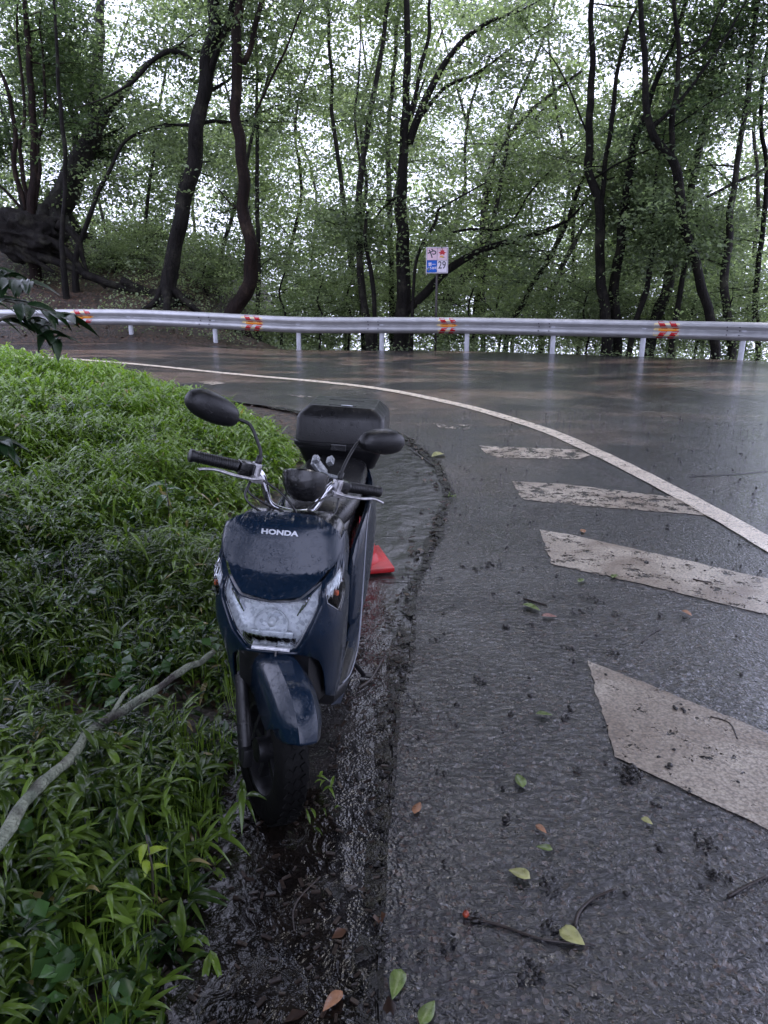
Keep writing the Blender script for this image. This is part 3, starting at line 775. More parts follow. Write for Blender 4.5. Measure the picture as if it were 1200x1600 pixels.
# handlebar
BZ = .938
mb = MB(ST)
mb.tube(spline([(-.33, .385, BZ), (-.17, .365, BZ + .005), (-.125, .35, BZ - .002), (-.10, .338, BZ - .04), (-.075, .33, BZ - .085), (-.03, .325, BZ - .10), (.03, .325, BZ - .10), (.075, .33, BZ - .085), (.10, .338, BZ - .04), (.125, .35, BZ - .002), (.17, .365, BZ + .005), (.33, .385, BZ)], 8), .0112, 16)
mb.build('handlebar', M_CHR, sc)
MB(ST).box((0, .335, BZ - .125), (.07, .05, .05), bev=.01).tube([(0, .29, .76), (0, .335, BZ - .11)], .022, 14).build('handlebar_clamp', M_ALU, sc, auto=40)
def mir_shell(s):
    # teardrop outline: broad outside, narrow where the stem enters
    out = [(.0, .0), (.012, .030), (.045, .047), (.085, .052), (.12, .048), (.145, .030), (.152, .004), (.142, -.020), (.115, -.036), (.075, -.040), (.035, -.034), (.008, -.022)]
    lp = spline([(x, 0, z) for x, z in out + out[:1]], 4)[:-1]
    cx, cz = .082, .006; rings = []
    for k, y in ((.90, .006), (1.0, .004), (1.0, -.006), (.96, -.016), (.84, -.026), (.62, -.033), (.3, -.037), (.02, -.038)):
        rings.append([Vector((s * (cx + (p.x - cx) * k), y, cz + (p.z - cz) * k)) for p in lp])
    return rings
for s in (-1, 1):
    gm = MB(ST); gm.tube([(s * .192, .368, BZ), (s * .198, .369, BZ), (s * .318, .384, BZ), (s * .324, .385, BZ), (s * .332, .386, BZ), (s * .336, .3865, BZ)], [.0185, .0165, .0165, .0195, .0195, .012], 18)
    for k in range(16): u = .205 + .0068 * k; gm.lathe([(.0168, 0), (.0178, .001), (.0178, .003), (.0168, .004)], c=(s * u, .3695 + (u - .2) * .12, BZ), axis='X', n=18)
    gm.build('grip', M_BLK, sc, auto=40)
    sw = MB(ST); sw.box((s * .168, .363, BZ), (.048, .046, .046), bev=.012); sw.box((s * .150, .352, BZ + .004), (.018, .05, .036), bev=.006)
    sw.build('switch_housing', M_BLKS, sc, auto=40)
    cl = MB(ST); cl.box((s * .142, .345, BZ + .006), (.022, .034, .044), bev=.006); cl.box((s * .140, .325, BZ - .018), (.034, .024, .02), bev=.004)
    cl.tube([(s * .142, .33, BZ - .028), (s * .142, .33, BZ + .02)], .010, 12)
    cl.build('lever_bracket', M_ALU, sc, auto=40)
    MB(ST).tube(spline([(s * .128, .322, BZ - .014), (s * .165, .306, BZ - .014), (s * .22, .303, BZ - .012), (s * .27, .318, BZ - .010), (s * .305, .325, BZ - .016), (s * .318, .325, BZ - .020)], 6), [.008] * 6 + [.0075] * 12 + [.0068] * 7 + [.0065] * 5 + [.0088], 10, flat=.6).build('brake_lever', M_ALU, sc)
    mi = empty('mirror', (0, 0, 0)); mi.parent = sc
    stem = spline([(s * .142, .342, BZ + .02), (s * .142, .342, BZ + .055), (s * .155, .358, BZ + .085), (s * .182, .385, BZ + .125), (s * .206 - (.012 if s < 0 else 0), .404, BZ + (.130 if s < 0 else .150))], 5)
    MB(ST).tube(stem, .0052, 10).tube([(s * .142, .342, BZ + .015), (s * .142, .342, BZ + .05)], [.0115, .009], 10).build('mirror_stem', M_BLK, mi)
    ML = ST @ Matrix.Translation((s * .203 - (.012 if s < 0 else 0), .405, BZ + (.128 if s < 0 else .148))) @ Matrix.Rotation(-s * R(9), 4, 'Y') @ Matrix.Rotation(R(4), 4, 'X') @ Matrix.Scale(1.12, 4) @ Matrix.Scale(.82, 4, (0, 0, 1))
    MB(ML).loft(mir_shell(s)).build('mirror_shell', M_BLK, mi, auto=60)
    MB(ML).add([Vector((p.x * .97, .0075, p.z)) for p in mir_shell(s)[0]], [list(range(len(mir_shell(s)[0])))]).build('mirror_glass', M_CHR, mi, smooth=False)
# round meter in a black shell
MT = ST @ Matrix.Translation((.0, .30, BZ + .022)) @ Matrix.Rotation(R(-24), 4, 'X')
MB(MT).lathe([(.001, -.075), (.030, -.072), (.052, -.055), (.066, -.025), (.071, 0), (.071, .010), (.066, .015), (.060, .012), (.001, .012)], n=36).build('meter', M_BLKS, sc, auto=40)
MB(MT).lathe([(.058, .0135), (.001, .0135)], n=32).build('meter_face', simple('meter face', (.02, .02, .025), .1, coat=.5), sc)
# cables
cabs = [[(-.128, .322, BZ - .014), (-.07, .29, BZ - .035), (-.02, .26, BZ - .075), (.01, .25, BZ - .13), (.01, .26, BZ - .2)],
        [(-.15, .33, BZ - .02), (-.17, .30, BZ - .07), (-.12, .28, BZ - .10), (-.05, .27, BZ - .11), (-.01, .27, BZ - .18)],
        [(-.15, .34, BZ - .025), (-.16, .31, BZ - .055), (-.10, .29, BZ - .08), (-.03, .28, BZ - .10), (.0, .28, BZ - .18)],
        [(.128, .322, BZ - .014), (.08, .29, BZ - .03), (.03, .27, BZ - .06), (.015, .26, BZ - .12), (.02, .27, BZ - .2)],
        [(.15, .33, BZ - .02), (.14, .30, BZ - .07), (.08, .27, BZ - .085), (.03, .26, BZ - .10), (.01, .28, BZ - .18)],
        [(.16, .34, BZ - .025), (.12, .28, BZ - .10), (.05, .26, BZ - .12), (0, .28, BZ - .19)]]
for c in cabs: MB(ST).tube(spline(c, 8), .0036, 8).build('control_cable', M_BLKS, sc)
MB(ST).tube(spline([(-.08, .02, .56), (-.082, -.02, .45), (-.083, -.02, .33), (-.07, 0, .24)], 6), .004, 8).build('brake_hose', M_BLKS, sc)
# phone clamp fixed to the right mirror mount
ph = MB(ST); Rm = Matrix.Rotation(R(35), 3, 'Y') @ Matrix.Rotation(R(-50), 3, 'X')
ph.box((.075, .37, BZ + .045), (.075, .012, .045), rot=Rm, bev=.004); ph.box((.10, .36, BZ + .075), (.018, .02, .03), rot=Rm, bev=.003); ph.box((.05, .36, BZ + .07), (.018, .02, .022), rot=Rm, bev=.003)
ph.tube([(.14, .345, BZ + .03), (.10, .35, BZ + .03), (.075, .365, BZ + .04)], .007, 8)
ph.build('phone_clamp', simple('grey clamp plastic', (.22, .23, .24), .25, .4, drops=True), sc, auto=40)
# luggage rack and top box
mb = MB()
for s in (-1, 1): mb.tube(spline([(s * .10, 1.22, .76), (s * .11, 1.36, .765), (s * .11, 1.50, .765), (s * .07, 1.62, .76)], 5), .010, 10)
mb.box((0, 1.42, .778), (.22, .22, .012), bev=.004); mb.build('luggage_rack', M_BLK, sc, auto=40)
tb = empty('top_box', (0, 0, 0)); tb.parent = sc
def br(w, d, z, r, yc=1.455, cut=0.0):
    out = []
    for cx, cy, a0 in ((w - r, d - r, 0), (-(w - r), d - r, 90), (-(w - r), -(d - r), 180), (w - r, -(d - r), 270)):
        for k in range(5):
            a = R(a0 + 22.5 * k); out.append(Vector((cx + r * math.cos(a), yc + cy + r * math.sin(a), z)))
    return out
MB().loft([br(.15, .14, .786, .032), br(.158, .148, .80, .032), br(.182, .172, .862, .032), br(.192, .18, .875, .032), br(.192, .18, .880, .032)]).build('box_base', M_BLK, tb, auto=35)
MB().loft([br(.198, .186, .882, .032), br(.200, .188, .888, .032), br(.200, .188, .900, .032), br(.195, .184, .904, .032), br(.190, .180, 1.000, .03), br(.182, .172, 1.018, .028), br(.150, .140, 1.048, .024), br(.143, .133, 1.053, .024)]).build('box_lid', M_BLK, tb, auto=30)
mb = MB(); mb.box((0, 1.40, 1.0525), (.12, .10, .006), bev=.0025); mb.box((0, 1.52, 1.0525), (.16, .05, .005), bev=.002)
mb.build('lid_relief', M_BLK, tb, smooth=False)
MB().box((0, 1.268, .885), (.07, .012, .03), bev=.004).build('box_latch', M_BLKS, tb, smooth=False)
MB().box((.02, 1.345, 1.0565), (.05, .010, .003), bev=.001).build('lid_badge', M_SIL, tb, smooth=False)
tb.location = (0, -.02, -.045)

# ------------------------------------------------ traffic cone
def cone():
    b = (-.165, 3.80, H(0, 3.7) + .0)
    root = empty('traffic_cone', b, (0, 0, R(14))); tag(root, 'red plastic traffic cone standing behind the scooter on the gutter edge', 'traffic cone')
    m = simple('red cone plastic', (.42, .012, .014), .4, var=.4, sc=9)
    mb = MB(); mb.box((0, 0, .014), (.37, .37, .028), bev=.008); mb.lathe([(.150, .026), (.138, .032), (.128, .055), (.118, .07)], n=32); mb.build('base', m, root, auto=40)
    MB().lathe([(.122, .05), (.028, .66), (.026, .70), (.020, .705), (.001, .705)], n=32).build('cone_body', m, root, auto=40)
cone()
# ------------------------------------------------ leaf and bark materials
def leaf_mat(name, dark, light, rough=.35, tl=.45, sc=.6):
    t = NT(name); at = t.n('Attribute', attribute_name='tint')
    c = t.ramp(at.outputs['Fac'], [(.0, dark), (.75, light), (1, tuple(min(1, x * 1.5) for x in light))])
    c = t.mix(t.ramp(t.noise(sc, 3), [(.35, .55), (.65, 0)]), c, tuple(x * .75 for x in dark))
    t.set(color=c, rough=rough, spec=.45)
    tr = t.n('BsdfTranslucent'); hs = t.mix(1, c, (1.5, 1.6, 1.05), 'MULTIPLY'); t.l(hs, tr.inputs[0])
    mxs = t.n('MixShader'); mxs.inputs[0].default_value = tl
    t.l(t.b.outputs[0], mxs.inputs[1]); t.l(tr.outputs[0], mxs.inputs[2]); t.l(mxs.outputs[0], t.out.inputs[0])
    return t.m
M_LEAF_A = leaf_mat('beech leaves', (.09, .12, .072), (.24, .30, .165), tl=.5)
M_LEAF_B = leaf_mat('yellow green leaves', (.13, .17, .10), (.34, .41, .22), tl=.5)
M_LEAF_D = leaf_mat('shaded maple leaves', (.045, .070, .038), (.12, .17, .08), tl=.5)
M_LEAF_N = leaf_mat('near glossy leaves', (.020, .045, .014), (.06, .13, .035), rough=.2, tl=.35, sc=8)
def bark_mat(name, c1, c2, sc=1.0):
    t = NT(name); co = t.tc.outputs['Object']
    n = t.noise(9 * sc, 6, .7, co=t.scaled((1, 1, .22), co), dist=.6)
    c = t.ramp(n, [(.3, c1), (.7, c2)])
    c = t.mix(t.ramp(t.noise(2.2, 5, .7, co=co), [(.52, 0), (.64, .8)]), c, tuple(x * k for x, k in zip(c2, (1.9, 2.1, 1.7))))
    t.set(color=c, spec=.12, rough=t.ramp(n, [(.3, .45), (.7, .8)])); q = t.bump(n, 1, .09); t.bump(t.noise(38 * sc, 4, .6, co=t.scaled((1, 1, .3), co)), .8, .03, q); return t.m
M_BARK = bark_mat('wet dark bark', (.003, .0025, .0023), (.019, .016, .014))
M_BARKR = bark_mat('reddish wet bark', (.005, .003, .0025), (.026, .016, .013))
M_BARKG = bark_mat('hazed grey bark', (.012, .011, .010), (.045, .040, .036))  # this grey also stands in for haze on the distant trunks

def leaves(name, cen, nrm, size, m, parent, tint=None, loc=(0, 0, 0), narrow=.62):
    """one mesh of small folded leaves: centres (N,3), normals (N,3), sizes (N)"""
    N = len(cen); cen = np.asarray(cen, float) - np.array(loc)
    nrm = nrm / np.linalg.norm(nrm, axis=1, keepdims=True)
    r = rng.normal(size=(N, 3)); a = np.cross(nrm, r); a /= np.linalg.norm(a, axis=1, keepdims=True); b = np.cross(nrm, a)
    s = size[:, None]; w = s * narrow * .5
    base = cen - a * s * .5; tip = cen + a * s * .5 - nrm * s * .12
    l = cen + b * w + nrm * s * .07; r_ = cen - b * w + nrm * s * .07
    v = np.stack([base, l, tip, r_], 1).reshape(-1, 3)
    me = bpy.data.meshes.new(name); me.vertices.add(4 * N); me.vertices.foreach_set('co', v.ravel())
    # two triangles so that each leaf keeps its fold
    idx = np.arange(N)[:, None] * 4 + np.array([[0, 1, 2, 0, 2, 3]])
    me.loops.add(6 * N); me.loops.foreach_set('vertex_index', idx.ravel().astype(np.int32))
    me.polygons.add(2 * N); me.polygons.foreach_set('loop_start', np.arange(0, 6 * N, 3, dtype=np.int32))
    if tint is None: tint = rng.random(N)
    at = me.attributes.new('tint', 'FLOAT', 'POINT'); at.data.foreach_set('value', np.repeat(tint, 4).astype(np.float32))
    me.materials.append(m); me.update(); me.validate()
    o = bpy.data.objects.new(name, me); o.location = (0, 0, 0)
    return link(o, parent)

def wander(p, d, L, n, bend=.25, lift=.0):
    pts = [p.copy()]; d = d.normalized()
    for i in range(n):
        d = (d + Vector([random.gauss(0, bend) for _ in range(3)]) * .5 + Vector((0, 0, lift))).normalized()
        p = p + d * (L / n); pts.append(p.copy())
    return pts
def in_gap(p, gaps):
    if not gaps: return False
    v = p - Vector((0, 0, CAMH)); zc = v.y * cp - v.z * sp
    if zc < 1: return False
    px = 600 + F * v.x / zc; py = 800 - F * (v.y * sp + v.z * cp) / zc
    for gx_, gy_, gr in gaps:
        if (px - gx_) ** 2 + (py - gy_) ** 2 < gr * gr: return True
    return 450 < px < 920 and 20 < py < 420 and random.random() < (.38 if 655 < px < 790 else .15)
GAPS = [(318, 290, 26), (640, 280, 22), (1140, 245, 30), (205, 245, 18), (705, 215, 27), (560, 90, 18), (520, 235, 14), (880, 210, 18), (450, 60, 14), (740, 470, 16), (1000, 250, 12), (728, 150, 17), (722, 290, 15), (735, 350, 14), (815, 160, 16), (590, 200, 12), (715, 60, 22), (350, 130, 14), (840, 90, 14), (90, 160, 16), (1080, 60, 12), (470, 190, 14), (760, -110, 115), (790, -330, 150), (840, -700, 260)]

def tree(label, group, traces, Y, leafm=None, bark=None, n_br=10, br_len=2.6, sprays=3, per=21, leaf=.105, z_lo=1.2, z_hi=16, top=16, flare=1.5, crown_r=.55, name='tree', az=None, sub=True, lean=None, spray_tilt=.35, cat='tree'):
    """traces: [[(px,py,width_px[,Y])...], ...]  first one is the stem, the rest are limbs seen in the photo"""
    leafm = leafm or M_LEAF_A; bark = bark or M_BARK
    first = traces[0][0]; Yb = first[3] if len(first) > 3 else Y
    b = P(first[0], first[1], Yb); gz = T(b.x, b.y)
    root = empty(name, (b.x, b.y, gz)); tag(root, label, cat, group); org = Vector((b.x, b.y, gz))
    mb = MB(); stems = []
    for ti, tr in enumerate(traces):
        pts = []; rad = []
        for q in tr:
            Yq = q[3] if len(q) > 3 else Y
            p = P(q[0], q[1], Yq); zc = p.y * cp - (p.z - CAMH) * sp; pts.append(p); rad.append(q[2] * zc / F / 2)
        if ti == 0:
            if gz < pts[0].z - .1:                       # carry the stem down to the ground below
                d = (pts[0] - pts[1]).normalized() if len(pts) > 1 else Vector((0, 0, -1)); d.x *= .6
                k = (pts[0].z - gz) / max(.5, -d.z + .001) if d.z < -.3 else (pts[0].z - gz)
                lowp = Vector((pts[0].x + d.x * k * .4, pts[0].y, gz - .25)); pts.insert(0, lowp); rad.insert(0, rad[0] * flare)
            else: pts.insert(0, pts[0] - Vector((0, 0, .4))); rad.insert(0, rad[0] * flare)
            if pts[-1].z < top and lean is not False:    # and up out of the picture
                d = (pts[-1] - pts[-2]).normalized(); d = (d + Vector((0, 0, .5))).normalized()
                k = top - pts[-1].z; w = wander(pts[-1], d, k, 3, .15, .1)
                pts += w[1:]; r0 = rad[-1]; rad += [r0 * .75, r0 * .5, r0 * .2]
        elif len(pts) > 1:
            d = (pts[-1] - pts[-2]).normalized(); w = wander(pts[-1], d, 1.6, 2, .3, .05); pts += w[1:]; r0 = rad[-1]; rad += [r0 * .5, r0 * .15]
        sp_ = spline([p - org for p in pts], 5); n_ = len(sp_)
        rr_ = [float(np.interp(i / 5, range(len(rad)), rad)) for i in range(n_)]
        sp_ = [p + Vector((mnoise.noise(p * 1.3 + Vector((ti, 0, 0))), mnoise.noise(p * 1.3 + Vector((9, ti, 3))), 0)) * min(.14, .8 * r + .02) for p, r in zip(sp_, rr_)]
        rr_ = [r * (1 + .10 * mnoise.noise(p * 4)) for r, p in zip(rr_, sp_)]
        mb.tube(sp_, rr_, 10 if ti == 0 else 7); stems.append((sp_, rr_))
    if gz > -.5 and traces[0][0][2] > 14:                # root flare
        r0 = stems[0][1][3]
        for k in range(6):
            a = k * 1.05 + random.random(); L = r0 * random.uniform(2.5, 5)
            c = Vector((math.cos(a), math.sin(a), 0)); p0 = c * r0 * .3 + Vector((0, 0, r0 * 1.6)); p1 = c * L * .45 + Vector((0, 0, .06)); p2 = c * L
            q = p2 + org; p2.z = T(q.x, q.y) - gz - .05
            mb.tube(spline([p0, p1, p2], 4), [r0 * .5] * 3 + [r0 * .35] * 3 + [r0 * .22] * 2 + [r0 * .12], 7)
    tk = mb.build('trunk', bark, root)
    # twigs and sprays
    bb = MB(); cen = []; nor = []; tin = []
    for si, (pts, rad) in enumerate(stems):
        k = max(4, int(n_br * .62)) if si == 0 else max(2, n_br // 4)
        zs = [i for i, p in enumerate(pts) if p.z + gz > z_lo]
        if not zs: continue
        for j in range(k):
            i = random.choice(zs); i = min(i, random.choice(zs)) if name == 'tree' and z_lo < 0 else i; p = pts[i]; r = rad[i] * .32
            a = random.gauss(1.57, 1.0) if az is None else random.gauss(az, .9)
            d = Vector((math.cos(a), math.sin(a), random.uniform(-.05, .6)))
            L = br_len * random.uniform(.5, 1.2)
            w = wander(p, d, L, 5, .22, -.02); bb.tube(w, [max(.008, r * q) for q in (1, .8, .6, .45, .3, .15)], 5)
            tips = [w[2], w[3], w[4], w[5]]
            for tt in w[1:5]:
                if not sub: break
                a2 = a + random.choice((-1, 1)) * random.uniform(.5, 1.1)
                w2 = wander(tt, Vector((math.cos(a2), math.sin(a2), random.uniform(-.2, .35))), L * random.uniform(.25, .5), 3, .25, -.03)
                bb.tube(w2, [max(.006, r * q) for q in (.45, .3, .2, .1)], 4); tips += w2[1:]
            for tp in tips:
                for _ in range(sprays):
                    c = tp + Vector([random.gauss(0, .32) for _ in range(3)])
                    if c.z + gz > z_hi or in_gap(c + org, GAPS): continue
                    nn = Vector((random.gauss(0, spray_tilt), random.gauss(0, spray_tilt), 1)).normalized()
                    e1 = nn.orthogonal().normalized(); e2 = nn.cross(e1); R0 = crown_r * random.uniform(.5, 1.25)
                    m_ = int(per * random.uniform(.5, 1.4))
                    q = rng.normal(size=(m_, 3)) * np.array([.5, .5, .10]) * R0
                    pp = np.array(c)[None] + q[:, :1] * np.array(e1) + q[:, 1:2] * np.array(e2) + q[:, 2:3] * np.array(nn)
                    pp[:, 2] -= (q[:, 0] ** 2 + q[:, 1] ** 2) * .35
                    cen.append(pp); nor.append(np.array(nn)[None] + rng.normal(size=(m_, 3)) * .42); tin.append(np.clip(random.gauss(.45, .27) + rng.normal(0, .11, m_), 0, 1))
    if bb.v: bb.build('twigs', bark, root)
    if cen:
        cen = np.concatenate(cen); nor = np.concatenate(nor)
        leaves('crown', cen, nor, leaf * (.5 + .9 * rng.random(len(cen))), leafm, root, tint=np.concatenate(tin))
    return root
LEAFCOUNT = 0
g1 = 'trees along the outer edge of the bend'
Z = dict(leafm=M_LEAF_D)
# left bank
tree('dark straight leaning trunk on the bank left of the S-curved trunk', g1, [[(262, 462, 27), (268, 420, 25), (280, 350, 24), (297, 275, 24), (309, 210, 23), (322, 130, 22), (330, 60, 20), (337, 0, 19), (346, -80, 17)], [(322, 130, 12), (345, 60, 11), (365, 0, 10)], [(300, 92, 5), (270, 80, 9), (240, 95, 7), (205, 130, 5)]], 20.3, n_br=13, z_lo=2.8, leafm=M_LEAF_A)
tree('dark S-curved trunk standing behind the rail right of the straight leaning trunk', g1, [[(362, 492, 24), (380, 465, 23), (391, 425, 22), (390, 375, 20), (380, 320, 19), (377, 240, 18), (370, 180, 17), (371, 90, 16), (374, 0, 15), (378, -60, 13)], [(380, 100, 9), (397, 55, 9), (411, 0, 8), (418, -40, 7)], [(398, 180, 3), (430, 110, 4), (462, 40, 3), (478, -10, 2)]], 19.9, n_br=12, z_lo=2.6, bark=M_BARKR, leafm=M_LEAF_A)
tree('broad old trunk with heavy forked limbs behind the root stump at the left', g1, [[(82, 345, 44), (105, 295, 38), (128, 245, 34), (148, 205, 28), (152, 160, 20), (149, 100, 17), (155, 30, 14)], [(140, 215, 20), (172, 168, 14), (200, 130, 11), (240, 95, 9), (280, 72, 8), (310, 80, 6)], [(115, 200, 8), (80, 160, 9), (60, 120, 7)], [(120, 250, 8), (112, 180, 9), (96, 140, 7), (70, 120, 6)]], 24.5, n_br=16, z_lo=4.0, bark=M_BARKG, leafm=M_LEAF_D)
tree('cluster of thin reddish stems rising from the dark root stump at the left edge', g1, [[(48, 335, 14), (53, 270, 13), (51, 200, 12), (47, 110, 10), (42, 50, 9), (38, -20, 7)], [(40, 330, 7), (24, 260, 8), (22, 190, 7), (8, 130, 6), (0, 110, 5)], [(44, 325, 6), (38, 280, 7), (31, 230, 6), (38, 180, 5), (28, 60, 4)], [(36, 330, 5), (15, 305, 5), (0, 290, 4)], [(56, 328, 6), (62, 270, 6), (58, 230, 5), (70, 170, 5), (68, 90, 4)]], 21.5, n_br=14, z_lo=5.0, bark=M_BARKR, leafm=M_LEAF_D, br_len=2.2)
tree('slender sapling bent over to the right on the bank above the leftmost posts', g1, [[(118, 408, 9), (134, 355, 8), (150, 310, 7), (172, 262, 6), (200, 218, 5), (262, 192, 3)]], 21, n_br=7, br_len=1.6, z_lo=2.5, top=3, lean=False)
tree('thin upright stem in front of the broad old trunk at the left', g1, [[(97, 382, 8), (101, 300, 7), (100, 235, 7), (93, 150, 6), (88, 60, 5), (84, -20, 4)]], 20.5, n_br=9, z_lo=4.5, bark=M_BARK, br_len=2.0, leafm=M_LEAF_D)
tree('thin pale stem just right of the S-curved trunk', g1, [[(403, 485, 8), (404, 420, 7), (402, 340, 7), (403, 250, 6), (402, 150, 5)]], 22.5, n_br=10, z_lo=1.0, br_len=2.0, bark=M_BARKG)
# middle
tree('slim straight stem of the pair left of the thick central trunk', g1, [[(578, 540, 13), (568, 470, 12), (561, 390, 11), (561, 300, 10), (572, 215, 9), (585, 140, 8), (602, 60, 7), (608, -10, 6)], [(562, 250, 4), (556, 180, 4), (562, 100, 3)]], 20.6, n_br=13, z_lo=1.6, bark=M_BARKG, leafm=M_LEAF_B)
tree('slim curved stem at the left of the pair left of the thick central trunk', g1, [[(566, 500, 9), (553, 430, 9), (541, 360, 8), (530, 270, 7), (519, 170, 6), (515, 60, 5)]], 22.2, n_br=13, z_lo=1.4, bark=M_BARKG, leafm=M_LEAF_B)
tree('short thin stem pressed against the pair of slim grey stems', g1, [[(586, 520, 7), (582, 440, 7), (570, 370, 6), (574, 330, 4)]], 19.8, n_br=5, z_lo=2.6, br_len=1.2, lean=False)
tree('thick dark central trunk forking behind the rail left of the number sign', g1, [[(626, 538, 25), (630, 470, 23), (629, 400, 21), (627, 330, 18), (631, 260, 15), (634, 180, 13), (637, 90, 11), (636, 0, 9)], [(632, 490, 15), (690, 432, 13), (745, 395, 11), (800, 375, 9), (850, 362, 7), (890, 340, 5)], [(640, 225, 13), (660, 165, 12), (690, 110, 10), (725, 60, 8), (775, 30, 6)], [(636, 190, 8), (655, 120, 7), (668, 60, 6), (672, 0, 5)], [(645, 200, 7), (690, 140, 6), (745, 115, 5), (800, 75, 3)], [(700, 365, 3), (735, 358, 4), (790, 355, 4), (830, 300, 3), (880, 245, 2)]], 19.9, n_br=15, z_lo=2.5, leafm=M_LEAF_A)
tree('slim pale stem half hidden beside the thick central trunk', g1, [[(612, 430, 8), (608, 330, 9), (606, 250, 8), (610, 160, 7), (620, 60, 6), (628, -20, 5)]], 22.5, n_br=11, z_lo=2.0, bark=M_BARKG, leafm=M_LEAF_B)
tree('bare thin tree with crooked side twigs just above the number sign', g1, [[(645, 470, 5), (652, 400, 5), (680, 350, 5), (683, 330, 4), (700, 318, 3), (760, 285, 2)]], 19.2, n_br=5, z_lo=2.0, br_len=1.2, lean=False, top=3)
tree('grey tree arching to the right above the number sign', g1, [[(695, 500, 16), (712, 450, 14), (740, 415, 12), (756, 370, 10), (757, 310, 9), (772, 250, 8), (810, 192, 7), (872, 138, 5), (910, 110, 4)]], 24, n_br=15, z_lo=1.0, bark=M_BARKG, leafm=M_LEAF_B, lean=False, top=5)
tree('grey trunk standing right behind the arching tree', g1, [[(742, 520, 14), (752, 450, 13), (762, 375, 11), (758, 320, 8), (790, 250, 6), (850, 170, 5)]], 26, n_br=15, z_lo=.5, bark=M_BARKG, leafm=M_LEAF_B, lean=False, top=5)
tree('thin dark stem leaning far right from behind the middle rail posts', g1, [[(795, 515, 8), (822, 465, 8), (856, 405, 8), (885, 350, 7), (905, 290, 6), (920, 265, 5), (930, 240, 4)]], 20.2, n_br=10, z_lo=1.2, lean=False, top=4)
tree('slender grey stem leaning right between the long leaning stem and the dark twin trunks', g1, [[(848, 520, 10), (868, 445, 9), (888, 400, 8), (908, 362, 7), (930, 325, 5)]], 23.5, n_br=12, z_lo=.5, bark=M_BARKG, leafm=M_LEAF_B)
# right group
tree('left one of the two dark twin trunks behind the right part of the rail', g1, [[(948, 552, 19), (943, 480, 17), (938, 400, 15), (934, 330, 15), (924, 270, 13), (921, 210, 12), (925, 130, 11), (925, 60, 9), (927, -20, 8)], [(938, 330, 8), (946, 270, 8), (952, 225, 8), (960, 160, 7), (971, 90, 6), (985, 30, 5)], [(926, 235, 3), (895, 150, 3), (865, 95, 2)]], 18.7, n_br=12, z_lo=3.2, leafm=M_LEAF_A)
tree('right one of the two dark twin trunks behind the right part of the rail', g1, [[(963, 552, 17), (960, 470, 16), (966, 395, 15), (975, 330, 14), (981, 280, 13), (992, 220, 12), (1010, 180, 10), (1030, 120, 8), (1060, 40, 6)]], 18.9, n_br=12, z_lo=3.2, leafm=M_LEAF_A)
tree('thin crooked stem leaning right just past the dark twin trunks', g1, [[(984, 540, 10), (1000, 480, 9), (1015, 430, 9), (1022, 385, 8), (1040, 340, 7), (1055, 310, 4)], [(1016, 430, 5), (1021, 340, 5), (1028, 255, 4)]], 18.6, n_br=7, z_lo=1.8, lean=False, br_len=1.6)
tree('grey trunk leaning right behind the rightmost chevron marker', g1, [[(1012, 550, 19), (1032, 480, 18), (1052, 410, 17), (1065, 370, 15), (1076, 320, 13), (1086, 265, 11), (1102, 190, 9), (1112, 120, 7)]], 19.8, n_br=13, z_lo=2.0, bark=M_BARKG, leafm=M_LEAF_A)
tree('thin dark stem between the grey leaning trunk and the crooked trunk', g1, [[(1047, 550, 9), (1060, 470, 9), (1070, 420, 8), (1078, 395, 6), (1095, 320, 5)]], 18.3, n_br=6, z_lo=2.2, br_len=1.4, lean=False)
tree('crooked bare trunk bent like an elbow at the right behind the rail', g1, [[(1118, 560, 16), (1103, 480, 15), (1088, 415, 15), (1072, 350, 15), (1062, 290, 15), (1048, 250, 14), (1018, 212, 13), (1009, 170, 11), (1008, 100, 10), (1001, 40, 9), (997, -30, 8)], [(1052, 255, 9), (1050, 200, 9), (1058, 130, 8), (1060, 70, 7), (1053, 0, 6)], [(1014, 205, 6), (1060, 160, 6), (1100, 110, 5), (1140, 50, 4)], [(1058, 95, 3), (1100, 70, 4), (1120, 30, 3)]], 17.6, n_br=12, z_lo=3.4, bark=M_BARK, leafm=M_LEAF_D)
tree('mottled trunk behind the last rail post at the right', g1, [[(1143, 560, 14), (1138, 490, 13), (1130, 430, 13), (1140, 350, 11), (1150, 260, 9)], [(1100, 310, 5), (1150, 285, 5), (1205, 258, 4)]], 18.4, n_br=14, z_lo=1.5, bark=M_BARKG, leafm=M_LEAF_A)
tree('slim stem at the right edge of the view behind the rail', g1, [[(1185, 560, 9), (1178, 480, 9), (1188, 380, 8), (1196, 280, 7), (1190, 150, 6)]], 18.9, n_br=15, z_lo=1.5, leafm=M_LEAF_A)
